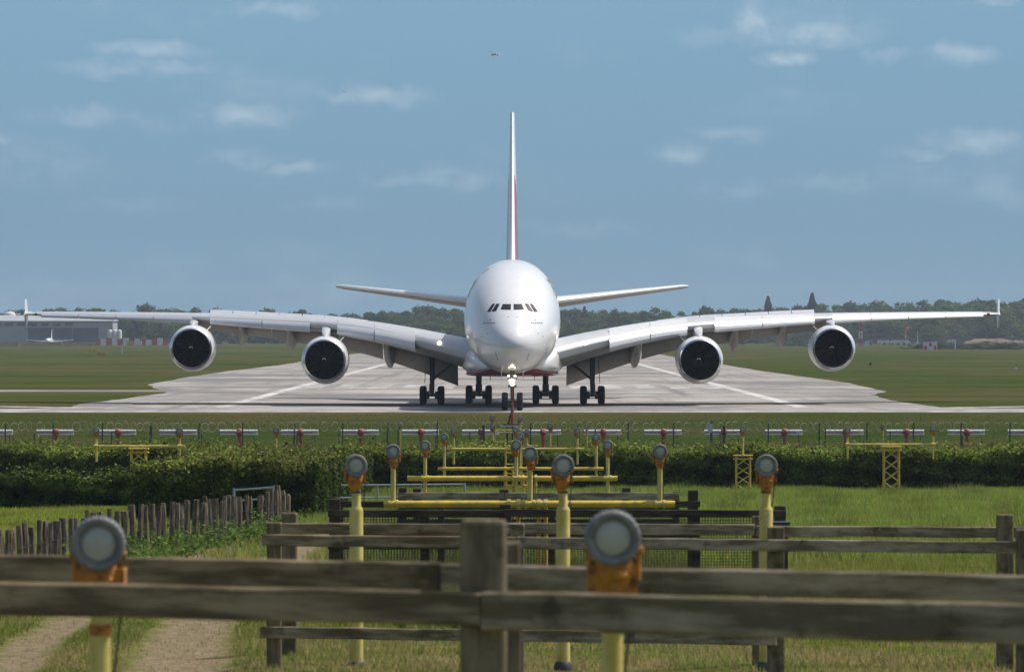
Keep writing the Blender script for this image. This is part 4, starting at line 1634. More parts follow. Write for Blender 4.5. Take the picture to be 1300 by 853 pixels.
# ------------------------------------------------------------------ hedges
def hedge(name, label, x0, x1, y0, y1, h, n, size, base, topcol, warm=None, pw=0.0, hvar=.15, seed=1, taper=1.0):
    rs = np.random.default_rng(seed)
    e = empty(name, ((x0 + x1) / 2, (y0 + y1) / 2, zg(0, (y0 + y1) / 2)), label, 'hedge')
    ox, oy, oz = e.location

    def top(x, y):
        return h * (1 + hvar * (np.sin(x * 1.1 + seed) * .5 + np.sin(x * 2.7 + seed * 2 + y * .8) * .3 + np.sin(y * 1.3 + seed) * .3)
                    + hvar * .35 * np.sin(x * 7.3 + y * 3.1))
    # dark twiggy core
    b = MB()
    nxx = max(4, int((x1 - x0) / .6))
    rr_ = []
    for i in range(nxx + 1):
        x = x0 + .5 + (x1 - x0 - 1.0) * i / nxx
        row = []
        for (yy, k) in ((y0 + .45, 0), (y0 + .45, .45), (y0 + .75, .70), (y0 + (y1 - y0) * .3, .74), ((y0 + y1) / 2, .75), (y1 - .6, .7), (y1 - .4, .4), (y1 - .45, 0)):
            z = zg(0, yy) - .05 + float(top(x, yy)) * k
            row.append((x - ox, yy - oy + .08 * math.sin(x * 5), z - oz))
        rr_.append(row)
    b.loft(rr_, True, True)
    b.build('branches', M_CORE, e)
    # leaves over the faces and the top
    W, Dp = x1 - x0, y1 - y0
    areas = np.array([W * h * 2.4, W * Dp * (.5 if Dp < 15 else .3), Dp * h * .5, Dp * h * .8, W * h * .12])
    which = rs.choice(5, n, p=areas / areas.sum())
    u, v = rs.random(n), rs.random(n)
    dep = rs.exponential(.13, n)
    x = x0 + W * u
    y = y0 + Dp * rs.random(n)
    tz = top(x, y)
    z = tz * v
    nrm = np.zeros((n, 3))
    lump = .24 * np.sin(x * 2.6 + z * 3.4 + seed) * np.sin(z * 5.1 - x * 1.7) + .13 * np.sin(x * 7.7 - z * 6)
    f_ = which == 0
    y[f_] = (y0 + dep + lump + .18 * (z / h) ** 2 * taper)[f_]
    nrm[f_] = (0, -1, .35)
    f_ = which == 4
    y[f_] = (y1 - dep)[f_]
    nrm[f_] = (0, 1, .3)
    f_ = which == 1
    spr = np.where(rs.random(n) < .13, rs.uniform(0, .5, n) ** 1.3, 0)
    z[f_] = (tz - dep * .7 + spr)[f_]
    nrm[f_] = (0, 0, 1)
    lump2 = .18 * np.sin(y * 2.3 + z * 4)
    f_ = which == 2
    x[f_] = (x0 + dep + lump2)[f_]
    nrm[f_] = (-1, 0, .3)
    f_ = which == 3
    x[f_] = (x1 - dep + lump2)[f_]
    nrm[f_] = (1, 0, .3)
    zz = z + zgv(y) - .03
    c = np.stack([x - ox, y - oy, zz - oz], 1)
    nrm = nrm + rs.normal(size=(n, 3)) * .6
    nrm /= np.linalg.norm(nrm, axis=1, keepdims=True)
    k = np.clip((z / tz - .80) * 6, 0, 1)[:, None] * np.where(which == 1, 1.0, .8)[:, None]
    col = np.array(base)[None] * (1 - k) + np.array(topcol)[None] * k  # top leaves yellower, with sunlight painted into the colour
    col = col * rs.uniform(.4, 1.8, (n, 1)) * np.clip(1 + .5 * np.sin(x * 2.6 + z * 3.4 + seed) * np.sin(z * 5.1 - x * 1.7 + y) + .25 * np.sin(x * .9 + seed), .3, 1.8)[:, None]  # random leaf tone, plus painted glints and dark gaps between clumps
    col = col * np.where(which == 1, 1.0, .55)[:, None]  # side leaves darkened to paint in their shade
    if warm is not None:
        m = (rs.random(n) < pw) & (which == 1)
        col[m] = np.array(warm)[None] * rs.uniform(.6, 1.3, (m.sum(), 1))
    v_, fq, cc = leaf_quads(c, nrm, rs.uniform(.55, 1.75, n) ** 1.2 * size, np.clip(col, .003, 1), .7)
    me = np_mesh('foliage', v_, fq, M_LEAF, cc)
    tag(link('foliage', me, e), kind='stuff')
    return e


HB = (.060, .105, .016)
HT = (.135, .175, .026)
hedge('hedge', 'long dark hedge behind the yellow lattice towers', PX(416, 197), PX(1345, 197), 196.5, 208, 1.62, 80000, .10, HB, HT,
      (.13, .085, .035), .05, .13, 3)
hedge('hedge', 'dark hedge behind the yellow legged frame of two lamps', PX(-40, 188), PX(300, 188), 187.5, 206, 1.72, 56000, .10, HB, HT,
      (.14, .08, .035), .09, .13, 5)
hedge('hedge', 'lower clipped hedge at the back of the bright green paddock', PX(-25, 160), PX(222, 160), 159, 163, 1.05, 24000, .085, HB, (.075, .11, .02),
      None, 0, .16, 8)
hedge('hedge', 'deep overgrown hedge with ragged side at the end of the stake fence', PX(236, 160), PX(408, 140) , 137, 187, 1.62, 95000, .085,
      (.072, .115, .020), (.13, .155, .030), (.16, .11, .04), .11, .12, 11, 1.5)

# ------------------------------------------------------------------ grass
N1, N2, N3 = 330000, 360000, 320000


def grass_patch(name, D0, D1, n, fn, seed):
    """fn(x,y,rs) -> height, width, colour(n,3), keep"""
    rs = np.random.default_rng(seed)
    y = np.sqrt(rs.uniform(D0 ** 2, D1 ** 2, n))
    x = rs.uniform(-1, 1, n) * (.118 * y + 1.0)
    h, w, col, keep = fn(x, y, rs)
    x, y, h, w, col = x[keep], y[keep], h[keep], w[keep], col[keep]
    n = len(x)
    z = zgv(y) + (.05 * np.sin(x * .9 + y * .31) * np.sin(y * .23 + 1.3) + .04 * np.sin(x * .37 - y * .17)) * (y < 300) - .05 * path_amount(x, y) - .02
    th = rs.uniform(0, 2 * np.pi, n)
    lean = rs.normal(0, .35, (n, 2)) * h[:, None]
    base = np.stack([x, y, z], 1)
    d = np.stack([np.cos(th), np.sin(th), np.zeros(n)], 1) * w[:, None] * .5
    tip = base + np.stack([lean[:, 0], lean[:, 1], h], 1)
    v = np.stack([base - d, base + d, tip], 1).reshape(-1, 3)
    f = np.arange(n * 3).reshape(n, 3)
    me = np_mesh(name, v, f, M_GRASS, np.repeat(np.clip(col, .004, 1), 3, 0))
    return link(name, me)


def stake_x(y):
    return np.interp(y, [60, 77, 95, 111, 125, 150], [-8.9, -8.34, -7.95, -6.55, -6.25, -6.1])


def patchn(x, y, s):
    return (np.sin(x * 1.7 * s + y * .9 * s) + np.sin(x * .8 * s - y * 1.3 * s + 2) + np.sin(x * 2.9 * s + 1) * np.sin(y * 2.1 * s)) / 3


def near_fn(x, y, rs):
    n = len(x)
    dry = np.clip(.74 + .5 * patchn(x, y, .8) - np.clip((y - 56) / 16, 0, .5) - (x < -2) * .15, .03, .95)
    isdry = rs.random(n) < dry
    h = rs.uniform(.04, .13, n) * (1 + 1.0 * np.clip((y - 60) / 30, 0, 1) * (x > -2.5))
    w = rs.uniform(.010, .020, n)
    g = np.array((.165, .205, .034))[None] * rs.uniform(.6, 1.4, (n, 1))
    s = np.array((.36, .29, .13))[None] * rs.uniform(.6, 1.3, (n, 1))
    bright = (x < stake_x(y)) | ((y > 58) & (x > 2))
    g[bright] *= np.array((1.15, 1.15, .9))
    col = np.where(isdry[:, None], s, g)
    pa = path_amount(x, y)
    keep = rs.random(n) > np.clip(pa * 1.05, 0, .76)
    h = h * np.where(pa > .4, .5, 1)
    return h, w, col, keep


def mid_fn(x, y, rs):
    n = len(x)
    h = rs.uniform(.12, .34, n)
    left = x < stake_x(np.minimum(y, 150))
    h[left] *= .45
    w = rs.uniform(.02, .038, n)
    k = np.clip(.5 + .5 * patchn(x, y, .35), 0, 1)[:, None]
    g = (np.array((.20, .30, .055))[None] * (1 - k) + np.array((.29, .34, .06))[None] * k) * rs.uniform(.65, 1.35, (n, 1))
    k2 = np.clip(patchn(x + 3, y * .4, .9) * 1.6 - .35, 0, 1)[:, None]
    g = g * (1 - .45 * k2)
    h = h * (1 + .7 * k2[:, 0])
    g[left] *= np.array((1.15, 1.1, .8))
    d = rs.random(n) < np.where((x > -8) & (x < -3) & (y < 125), .45, .10)
    g[d] = np.array((.34, .28, .12))[None] * rs.uniform(.6, 1.2, (d.sum(), 1))
    fl = rs.random(n) < .004 + .01 * (k[:, 0] > .7)
    g[fl] = (.55, .45, .04)
    keep = rs.random(n) > path_amount(x, y) * 1.2 * (path_amount(x, y) > .4)
    return h, w, g, keep


def far_fn(x, y, rs):
    n = len(x)
    near = np.clip((250 - y) / 40, 0, 1)
    h = rs.uniform(.03, .09, n) + .35 * near * rs.random(n)
    w = rs.uniform(.025, .05, n)
    k = np.clip(.5 + .6 * patchn(x * .3, y, .22), 0, 1)[:, None]
    g = (np.array((.062, .088, .013))[None] * (1 - k) + np.array((.098, .096, .024))[None] * k) * rs.uniform(.85, 1.15, (n, 1))
    return h, w, g, rs.random(n) < 1.1


tag(grass_patch('foreground_grass', 38, 95, N1, near_fn, 1), 'short green and straw coloured grass around the wooden fences', 'grass', kind='stuff')
tag(grass_patch('meadow_grass', 95, 198, N2, mid_fn, 2), 'lush green meadow grass growing up to the hedges', 'grass', kind='stuff')
tag(grass_patch('bank_grass', 208, 331, N3, far_fn, 3), 'rough airfield grass on the bank below the runway end', 'grass', kind='stuff')

# nettles and docks along the stake fence
nv, nf, nc, off = [], [], [], 0
rs = np.random.default_rng(5)
for k in range(150):
    y = rs.uniform(84, 122)
    x = stake_x(y) + rs.normal(.45, .45)
    if rs.random() < .12:
        y = rs.uniform(62, 70)
        x = rs.normal(6.4, .5) if rs.random() < .5 else rs.normal(-1.2, .5)
    hh = rs.uniform(.25, .7)
    m = 26
    c = np.stack([x + rs.normal(0, .13, m), y + rs.normal(0, .13, m), zg(0, y) + rs.uniform(0.03, hh, m)], 1)
    nn = rs.normal(size=(m, 3)) * .6 + np.array([0, -.2, 1])
    nn /= np.linalg.norm(nn, axis=1, keepdims=True)
    col = np.array((.085, .145, .024))[None] * rs.uniform(.6, 1.5, (m, 1)) * rs.uniform(.8, 1.15)
    v, f, cc = leaf_quads(c, nn, rs.uniform(.07, .15, m), col, .6)
    nv.append(v)
    nf.append(f + off)
    nc.append(cc)
    off += len(v)
tag(link('nettle_patch', np_mesh('nettle_patch', np.concatenate(nv), np.concatenate(nf), M_LEAF, np.concatenate(nc))),
    'bright green nettles growing along the foot of the stake fence', 'nettles', kind='stuff')

# ------------------------------------------------------------------ stake fence
sf = empty('stake_fence', (-7.2, 100, zg(0, 100)), 'rough palisade of split grey stakes beside the dirt track', 'fence')
so = sf.location
px = -22.0
stakes = []
for k in range(5):
    b = MB()
    rr_ = []
    rs2 = random.Random(k)
    for i in range(5):
        z = [-.15, .35, .75, 1.02, 1.08][i]
        r_ = [.072, .070, .068, .066, .062][i]
        rr_.append([(r_ * math.cos(2 * math.pi * j / 7) * rs2.uniform(.8, 1.15) + .02 * z, r_ * math.sin(2 * math.pi * j / 7) * rs2.uniform(.8, 1.15), z)
                    for j in range(7)])
    b.loft(rr_, True, True)
    stakes.append(b.mesh('stake', M_STAKE))
while px < 356:
    D = float(np.interp(px, [-30, 0, 150, 300, 356], [74, 77.5, 95, 112, 127]))
    x, y = PX(px, D), D
    o = link('stake', random.choice(stakes), sf, (x - so.x, y - so.y, zg(x, y) - so.z))
    s = random.uniform(.75, 1.25)
    o.scale = (s, s, random.uniform(.93, 1.07))
    o.rotation_euler = (R(random.gauss(0, 1.5)), R(random.gauss(0, 2)), random.uniform(0, 6))
    px += random.choice((5.0, 6.2, 7.2, 8.4, 10.5))
a_ = P(-25, 690, 74)
for z in (.35, .72):
    pts = []
    for px in (-25, 60, 150, 230, 300, 350):
        D = float(np.interp(px, [-30, 0, 150, 300, 356], [74, 77.5, 95, 112, 127]))
        pts.append((PX(px, D) - so.x + .09, D - so.y, zg(0, D) + z - so.z))
    MB().path(pts, .006, 4).build('strand', M_WIRE, sf)
# stump posts at the end of the palisade
for k, px in enumerate((352, 358, 364)):
    D = 130 + k
    tag(MB().path([(0, 0, -.1), (.02, 0, .8), (.0, 0, 1.12 - k * .15)], [.10, .095, .075], 8).build('gate_post', M_STAKE, None, 40, (PX(px, D), D, zg(0, D))),
        ('tall split gate post at the end of the stake fence', 'broken brown gate post beside the tall one', 'short gate post under the overgrown hedge')[k], 'post')


# ------------------------------------------------------------------ tubular field gates
def gate(label, a, b, rails, n_up, zpost):
    a, b = Vector(a), Vector(b)
    e = empty('field_gate', (a.x, a.y, zg(0, a.y)), label, 'gate')
    o = e.location.copy()
    for dz in rails:
        MB().tube(a - o + Vector((0, 0, dz)), b - o + Vector((0, 0, dz)), .026, n=8).build('rail', M_GATE, e, 40)
    for k in range(n_up):
        p = a.lerp(b, k / (n_up - 1)) - o
        MB().tube(p + Vector((0, 0, rails[-1] - .02)), p + Vector((0, 0, .02)), .024, n=8).build('upright', M_GATE, e, 40)
    for p in (a - o, b - o):
        MB().tube((p.x, p.y, zg(0, a.y + p.y) - o.z - .02), (p.x, p.y, p.z + .05), .035, n=8).build('gate_leg', M_GATE, e, 40)


gate('pale tubular gate rail in front of the lower hedge', P(186, 616, 146), P(355, 612.5, 142), (0, -.27, -.55), 5, 1)
gate('short pale tubular gate standing over the stakes', P(297, 622, 133), P(348, 618.5, 130), (0, -.3), 2, 1)
gate('thin grey tubular gate before the dark hedge beyond the centre lights', P(424, 616, 152), P(590, 614.5, 152), (0, -.4, -.75), 4, 1)


# ------------------------------------------------------------------ wooden fences
def wfence(label, posts, rails, mrail, mpost, name='wooden_fence'):
    """posts: (px, D, ytop, width m); rails: (pxa, Da, pxb, Db, depth below camera of the top edge, height, thickness, material)"""
    y0 = sum(p[1] for p in posts) / len(posts)
    e = empty(name, (0, y0, zg(0, y0)), label, 'fence')
    o = e.location
    for (px, D, yt, w) in posts:
        x, zt = PX(px, D), PZ(yt, D)
        zb_ = zg(x, D) - .1
        b = MB()
        hw = w / 2
        c = .012
        sh = [(-hw + c, -hw), (hw - c, -hw), (hw, -hw + c), (hw, hw - c), (hw - c, hw), (-hw + c, hw), (-hw, hw - c), (-hw, -hw + c)]
        rr_ = []
        for z, k in ((zb_ - zt, 1), (-.5, 1.0), (-.015, .99), (0, .93)):
            j = random.uniform(-.004, .004)
            rr_.append([(u * k + j, v * k, z) for u, v in sh])
        b.loft(rr_, True, True)
        po = b.build('post', mpost, e, loc=(x - o.x, D - o.y, zt - o.z))
        po.rotation_euler = (0, 0, R(random.uniform(-3, 3)))
    for (pa, Da, pb, Db, dep, h, t, m) in rails:
        A = Vector((PX(pa, Da), Da, ZC - dep - h / 2))
        B = Vector((PX(pb, Db), Db, ZC - dep - h / 2))
        L_ = (B - A).length
        b = MB().plank((-L_ / 2, 0, 0), (L_ / 2, 0, 0), h, t, 0, .004, max(3, int(L_ / .35)))
        ro = b.build('rail', m, e, loc=((A + B) / 2 - o))
        ro.rotation_euler = (0, 0, math.atan2(B.y - A.y, B.x - A.x))
    return e


def lerpD(px, a, b):
    return a[1] + (b[1] - a[1]) * (px - a[0]) / (b[0] - a[0])


# nearest pair of fences, out of focus
fa = ((0, 20.4), (1300, 18.75))
post_t = .19
wfence('weathered wooden fence with one thick square post and the broadest rails',
       [(613, lerpD(613, *fa) + .13, 660, .19), (-420, lerpD(-420, *fa) + .13, 665, .19), (1660, lerpD(1660, *fa) + .13, 665, .19)],
       [(-480, lerpD(-480, *fa), 612, lerpD(612, *fa), 1.082, .142, .055, M_WOODX),
        (614, lerpD(614, *fa), 1800, lerpD(1800, *fa), 1.078, .160, .055, M_WOODX2)], M_WOODX, M_WOODZ)
fr = ((0, 23.5), (1300, 21.6))
wfence('weathered rail fence close behind the two large blurred lamps',
       [(640, lerpD(640, *fr) + .12, 688, .16), (-380, lerpD(-380, *fr) + .12, 690, .16), (1600, lerpD(1600, *fr) + .12, 690, .16)],
       [(-420, lerpD(-420, *fr), 560, lerpD(560, *fr), 1.11, .135, .05, M_WOODX),
        (562, lerpD(562, *fr), 1750, lerpD(1750, *fr), 1.115, .125, .05, M_WOODX2)], M_WOODX, M_WOODZ)
# second pair
fb_ = ((333, 52.6), (1290, 50.8))
wfence('second wooden fence, two rails on square posts in front of three yellow lamp poles',
       [(348, lerpD(348, *fb_) + .11, 663, .165), (656, lerpD(656, *fb_) + .11, 665, .165), (985, lerpD(985, *fb_) + .11, 669, .18), (1300, lerpD(1300, *fb_) + .11, 672, .17)],
       [(333, 52.6, 655, lerpD(655, *fb_), 2.262, .13, .05, M_WOODX), (657, lerpD(657, *fb_), 1290, 50.8, 2.262, .13, .05, M_WOODX2),
        (331, 52.6, 655, lerpD(655, *fb_), 3.285, .13, .05, M_WOODX), (657, lerpD(657, *fb_), 986, lerpD(986, *fb_), 3.285, .13, .05, M_WOODX2)],
       M_WOODX, M_WOODZ)
fc = ((358, 55.8), (1280, 54.6))
wfence('wooden fence behind the three yellow lamp poles, reaching across the meadow',
       [(368, lerpD(368, *fc) + .11, 651, .175), (962, lerpD(962, *fc) + .11, 655, .13), (1276, lerpD(1276, *fc) - .13, 653, .19), (1330, 55.0, 660, .15)],
       [(340, lerpD(340, *fc), 640, lerpD(640, *fc), 2.265, .13, .05, M_WOODX), (642, lerpD(642, *fc), 958, lerpD(958, *fc), 2.25, .13, .05, M_WOODX2),
        (960, lerpD(960, *fc), 1340, lerpD(1340, *fc), 2.265, .125, .05, M_WOODX2),
        (1000, lerpD(1000, *fc), 1360, lerpD(1360, *fc), 3.3, .125, .05, M_WOODX2)], M_WOODX, M_WOODZ)


def net(e, x0, x1, y, z0, z1, step, r):
    b = MB()
    o = e.location
    x = x0
    while x < x1:
        b.box((x - o.x, y - o.y, (z0 + z1) / 2 - o.z), (r * 2, r * 2, z1 - z0))
        x += step
    z = z0
    while z < z1:
        b.box(((x0 + x1) / 2 - o.x, y - o.y + r * 2.2, z - o.z), (x1 - x0, r * 2, r * 2))
        z += step
    tag(b.build('wire_mesh', M_NET, e), kind='stuff')


# third: dark fences with black netting round the first light bar
e = wfence('dark netted fence in front of the longest yellow light bar',
           [(425, 83.1, 633, .20), (540, 83.1, 652, .14), (642, 83.1, 640, .20), (790, 83.1, 652, .14), (884, 83.1, 650, .14), (990, 83.1, 642, .20)],
           [(416, 83, 640, 83, 3.14, .125, .05, M_DARKW), (641, 83, 998, 82.6, 3.13, .13, .05, M_DARKW), (416, 83, 998, 83, 3.72, .11, .05, M_DARKW)],
           M_DARKW, M_DARKW, 'netted_fence')
net(e, PX(418, 83), PX(996, 83), 83.06, zg(0, 83) + .02, PZ(652, 83), .052, .0045)
e = wfence('dark netted fence close behind the longest yellow light bar',
           [(430, 89.1, 632, .17), (560, 89.1, 640, .12), (700, 89.1, 640, .12), (880, 89.1, 622, .19)],
           [(424, 89, 889, 89, 3.20, .12, .05, M_DARKW), (424, 89, 889, 89, 3.8, .11, .05, M_DARKW)], M_DARKW, M_DARKW, 'netted_fence')
net(e, PX(426, 89), PX(888, 89), 89.06, zg(0, 89) + .02, PZ(645, 89), .055, .0045)
e = wfence('grey boarded fence below the second yellow light bar',
           [(511, 113.1, 619, .20), (530, 113.1, 620, .20), (640, 113.1, 621, .22), (795, 113.1, 619, .20), (858, 113.1, 624, .16)],
           [(505, 113, 640, 113, 3.86, .17, .05, M_WOODX2), (641, 113, 862, 113, 3.86, .17, .05, M_WOODX2), (505, 113, 862, 113, 4.12, .15, .05, M_DARKW),
            (505, 113, 862, 113, 4.5, .15, .05, M_DARKW)], M_DARKW, M_DARKW)

# ------------------------------------------------------------------ approach lights
rim = MB()
rim.lathe([(.086, -.006), (.090, -.022), (.106, -.034), (.122, -.030), (.128, -.012), (.128, .03), (.118, .05), (.100, .085), (.06, .12)], (0, 0, 0), (0, 1, 0), 36, cap1=True)
for k in range(28):
    t = 2 * math.pi * k / 28
    rim.box((.126 * math.cos(t), .005, .126 * math.sin(t)), (.010, .045, .010), 0, Matrix.Rotation(-t, 3, 'Y'))
RIM = rim.mesh('lamp_rim', M_HEAD, 40)
LENS = MB().lathe([(.0865, -.004), (.080, -.012), (.06, -.020), (.03, -.025), (.004, -.026)], (0, 0, 0), (0, 1, 0), 32, 0, cap1=True).mesh('lens', M_LENS, 50)
cl = MB()
cl.lathe([(.085, .03), (.104, -.015), (.100, -.06), (.082, -.12), (.062, -.17), (.058, -.20)], (0, .10, -.10), (0, 0, 1), 20, cap0=True, cap1=True)
for s in (-1, 1):
    cl.box((s * .112, .085, -.11), (.018, .06, .17))
    cl.tube((s * .10, .08, -.06), (s * .135, .08, -.06), .022, n=10)
cl.tube((.02, -.03, -.17), (.05, .02, -.17), .022, n=8)
CUP = cl.mesh('cup', M_RUST, 40)


def lamp(parent, x, y, z, scale=1.0):
    """lamp head with its lens and clamp, facing the approach"""
    h = link('lamp_head', RIM, parent, (x, y, z))
    h.rotation_euler = (R(4) + R(random.uniform(-1.5, 1.5)), 0, R(random.uniform(-3, 3)))
    h.scale = (scale,) * 3
    link('lens', LENS, h)
    c = link('clamp', CUP, parent, (x, y, z))
    c.scale = (scale,) * 3
    c.rotation_euler = (0, 0, random.uniform(-.2, .2))
    return h


def pole_light(label, px, py, D, kind, group=None):
    p = P(px, py, D)
    g = zg(p.x, D)
    e = empty('approach_light', (p.x, D, g), label, 'light', group)
    hz_ = p.z - g
    lamp(e, 0, 0, hz_, 1.0 if kind != 'A' else .98)
    MB().path([(.03, .10, hz_ - .02), (.10, .17, hz_ - .16), (.09, .18, hz_ - .34), (.06, .185, hz_ - .6), (.05, .16, .05)], .006, 6).build('cable', M_NET, e, 40)
    b = MB()
    if kind == 'A':
        b2 = MB().box((.0, .13, hz_ - .22), (.23, .17, .20)).box((.03, .03, hz_ - .23), (.08, .05, .07))
        b2.build('bracket', M_RUST, e)
        b.lathe([(.046, -.02), (.048, hz_ - .42), (.042, hz_ - .36), (.040, hz_ - .25)], (0, .10, 0), (0, 0, 1), 20, cap0=True, cap1=True)
        b.build('pole', M_YEL2, e, 40)
        MB().lathe([(.054, 0), (.054, .05)], (0, .10, hz_ - .43), (0, 0, 1), 20, cap0=True, cap1=True).build('collar', M_RUST, e, 40)
    else:
        b.lathe([(.078, -.02), (.078, hz_ - .52), (.072, hz_ - .49), (.052, hz_ - .465), (.050, hz_ - .27)], (0, .10, 0), (0, 0, 1), 22, cap0=True, cap1=True)
        b.build('pole', M_YEL2, e, 40)
        MB().lathe([(.058, 0), (.058, .025)], (0, .10, hz_ - .315), (0, 0, 1), 20, cap0=True, cap1=True).build('collar', M_HEADB, e, 40)
        MB().lathe([(.11, -.02), (.11, .04), (.085, .08)], (0, .10, 0), (0, 0, 1), 20, cap0=True, cap1=True).build('base', M_HEADB, e, 40)
    return e


pole_light('large blurred lamp on a yellow pole in front of the dirt track and stakes', 125, 690, 22.0, 'A')
pole_light('large blurred lamp on an orange bracket beside the thick fence post', 778, 683, 21.3, 'A')
pole_light('round lamp on a thick yellow pole in front of the overgrown hedge', 452, 591, 54, 'B')
pole_light('round lamp on a thick yellow pole in the middle of its row of three', 715, 591, 54, 'B')
pole_light('round lamp on a thick yellow pole beside the meadow and netted fence end', 973, 591, 54, 'B')


def light_bar(label, D, lamps, bar_y, bar_px, r, stems=None, supports=(), pole_r=.045):
    x0, x1 = PX(bar_px[0], D), PX(bar_px[1], D)
    xm = (x0 + x1) / 2
    g = zg(xm, D)
    e = empty('light_bar', (xm, D, g), label, 'approach light')
    zb_ = PZ(bar_y, D) - g
    MB().tube((x0 - xm, .07, zb_), (x1 - xm, .07, zb_), r, n=16).build('crossbar', M_YEL, e, 40)
    for k, (px, py) in enumerate(lamps):
        x, z = PX(px, D) - xm, PZ(py, D) - g
        lamp(e, x, 0, z)
        low = zb_ - (stems[k] if stems else .02)
        MB().path([(x + .03, .10, z - .02), (x + .10, .16, z - .15), (x + .07, .16, z - .35), (x + .05, .15, zb_ + r)], .011, 6).build('cable', M_NET, e, 40)
        MB().tube((x, .10, z - .27), (x, .10, max(low, .0)), pole_r, n=14).build('pole', M_YEL2, e, 40)
        cm_ = MB()
        for s in (-1, 1):
            cm_.tube((x + s * r * 1.15 - .02, .07, zb_), (x + s * r * 1.15 + .02, .07, zb_), r * 1.25, n=14)
        cm_.build('pipe_clamp', M_YEL2, e, 40)
    for px in supports:
        x = PX(px, D) - xm
        MB().tube((x, .14, 0), (x, .14, zb_ + r * 1.4), pole_r * .8, n=12).build('support_leg', M_YEL, e, 40)
        cm_ = MB().tube((x - .03, .07, zb_), (x + .03, .07, zb_), r * 1.22, n=14)
        cm_.build('pipe_clamp', M_YEL2, e, 40)
    if len(supports) > 1:
        for dz in (-r * 2.0 - .05, -.62):
            if zb_ + dz > .1:
                MB().tube((PX(supports[0], D) - xm - .05, .12, zb_ + dz), (PX(supports[-1], D) - xm + .05, .12, zb_ + dz), pole_r * .6, n=10).build('tie_rod', M_YEL, e, 40)
    return e


light_bar('longest yellow light bar with three lamps, just above the netted fence', 84, [(499, 573), (673, 575.5), (838, 573)], 640, (487, 857), .062, None, (646, 658, 684, 693))
light_bar('second yellow light bar with three lamps, above the grey boarded fence', 119, [(539.5, 565.5), (655.5, 565), (771.5, 565)], 607.3, (517, 784), .066, [.48, .46, .48], (642, 652, 664, 680))
light_bar('third yellow light bar with three lamps, in front of the dark hedge', 158, [(564, 554.5), (660, 554), (757, 555)], 595, (555.5, 766.5), .055, [.3, .3, .3], (641, 651, 669))
light_bar('fourth yellow light bar with three lamps, level with the hedge top', 193, [(576, 546.5), (654.5, 545.5), (733, 547)], 570, (566, 741), .055, [.62, .5, .62], (642, 662))
light_bar('fifth short yellow light bar beyond the hedge, three small lamps', 222, [(625.5, 541), (669, 548), (698.5, 540.5)], 566, (634, 683), .035, None, (642, 671), .05)
light_bar('small light bar with two tiny lamps below the nose wheels', 252, [(625, 530.5), (660.5, 532)], 546, (622, 664), .035, None, (628, 657), .05)
for px, py, lab in ((508, 539.5, 'tiny lamp on a short stem beside an aerial and a thick fence post'), (745, 541.5, 'tiny lamp on a short stem among the razor wire beside the aerials'),
                    (1121, 540.5, 'tiny rusty lamp on a short stem between two aerials near the lattice tower')):
    D = 240
    p = P(px, py, D)
    g = zg(0, D)
    e = empty('approach_light', (p.x, D, g), lab, 'light')
    lamp(e, 0, 0, p.z - g, .8)
    MB().tube((0, .10, 0), (0, .10, p.z - g - .2), .04, n=10).build('pole', M_YEL, e, 40)


# lattice towers carrying side lights
def lattice(e, x0, x1, z0, z1, dy=.5, r=.035):
    for sx in (x0, x1):
        for y in (-dy / 2, dy / 2):
            MB().tube((sx, y, z0), (sx, y, z1), r, n=8).build('leg', M_YEL, e, 40)
    n = max(2, round((z1 - z0) / .42))
    h = (z1 - z0) / n
    for k in range(n):
        for y in (-dy / 2, dy / 2):
            a, c = z0 + k * h, z0 + (k + 1) * h
            MB().tube((x0, y, a), (x1, y, c), r * .45, n=5).tube((x1, y, a), (x0, y, c), r * .45, n=5).build('brace', M_YEL2, e)


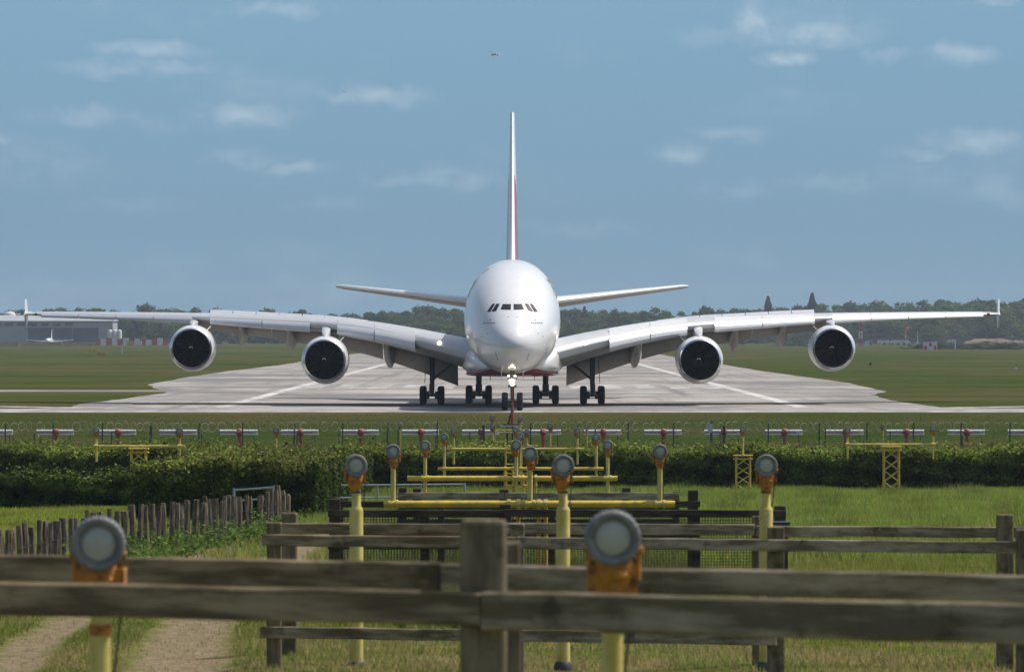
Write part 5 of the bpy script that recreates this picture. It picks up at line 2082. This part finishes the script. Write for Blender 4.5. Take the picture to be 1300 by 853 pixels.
def tower(label, D, px0, px1, base_y, top_y, lamps, bar=None, lat=True):
    xm = PX((px0 + px1) / 2, D)
    g = zg(xm, D)
    e = empty('light_tower', (xm, D, g), label, 'approach light')
    zt = PZ(top_y, D) - g
    lattice(e, PX(px0, D) - xm, PX(px1, D) - xm, 0, zt - .05)
    w = PX(px1, D) - PX(px0, D)
    for dz in (0, -.14):
        MB().box((0, 0, zt + dz), (w + .22, .62, .05)).build('top_frame', M_YEL, e)
    if bar:
        MB().tube((PX(bar[0], D) - xm, 0, zt + .1), (PX(bar[1], D) - xm, 0, zt + .1), .042, n=12).build('crossbar', M_YEL2, e, 40)
    for k, (px, py) in enumerate(lamps):
        x, z = PX(px, D) - xm, PZ(py, D) - g
        lamp(e, x, 0, z)
        MB().tube((x, .10, z - .26), (x, .10, zt - (.5 if bar else .02)), .04, n=10).build('pole', M_YEL2, e, 40)
        if bar:
            MB().tube((x - .07, 0, zt + .1), (x + .07, 0, zt + .1), .07, n=12).build('pipe_clamp', M_YEL2, e, 40)
    return e


tower('single lamp on a narrow yellow lattice tower before the dark hedge', 192, 934.5, 952, 628, 578, [(943.5, 545)])
tower('yellow lattice tower with crossbar and two lamps, in front of the dark hedge', 194, 1122, 1141, 622, 567, [(1076, 546), (1185, 544)], (1073, 1188))
tower('yellow legged frame with crossbar and two lamps rising between two hedges', 182, 167, 185, 640, 569.5, [(122, 546), (228, 547)], (118, 235))
tower('single lamp on a yellow stand rising from the overgrown hedge', 186, 340, 361, 640, 574, [(350.5, 546)])
# blue grey sign posts by the fence
e = empty('sign_post', (PX(903, 232), 232, zg(0, 232)), 'narrow blue and white sign on a post beside the perimeter fence', 'sign')
MB().box((0, 0, 1.3), (.12, .1, 2.6)).build('post', M_POSTG, e)
MB().box((-.05, -.07, 2.25), (.22, .03, .45)).build('panel', mat('pale_blue_sign', (.45, .52, .62), .6), e)
# dark bin behind the fence end
e = empty('control_box', (PX(985, 70), 70, zg(0, 70)), 'dark control box behind the fence post beside the netted fence end', 'box')
MB().box((0, 0, .8), (.34, .3, 1.0)).build('cabinet', M_BLACKP, e)
MB().box((0, 0, 1.33), (.40, .36, .05)).build('lid', M_STRUT, e)
MB().tube((-.1, 0, 0), (-.1, 0, .4), .04).tube((.1, 0, 0), (.1, 0, .4), .04).build('leg', M_STRUT, e)

# ------------------------------------------------------------------ air
hb = MB().box((0, 1750, 15.0), (2600, 3700, 48))
ho = hb.build('haze', None)
ho.data.materials.clear()
hm = bpy.data.materials.new('haze_air')
hm.use_nodes = True
nt = hm.node_tree
nt.nodes.clear()
pv = nt.nodes.new('ShaderNodeVolumePrincipled')
pv.inputs['Color'].default_value = (.78, .88, 1.0, 1)
pv.inputs['Density'].default_value = .00009
pv.inputs['Anisotropy'].default_value = 0.2
om = nt.nodes.new('ShaderNodeOutputMaterial')
nt.links.new(pv.outputs[0], om.inputs['Volume'])
ho.data.materials.append(hm)
tag(ho, 'thin blue summer haze over the airfield', 'haze', kind='stuff')
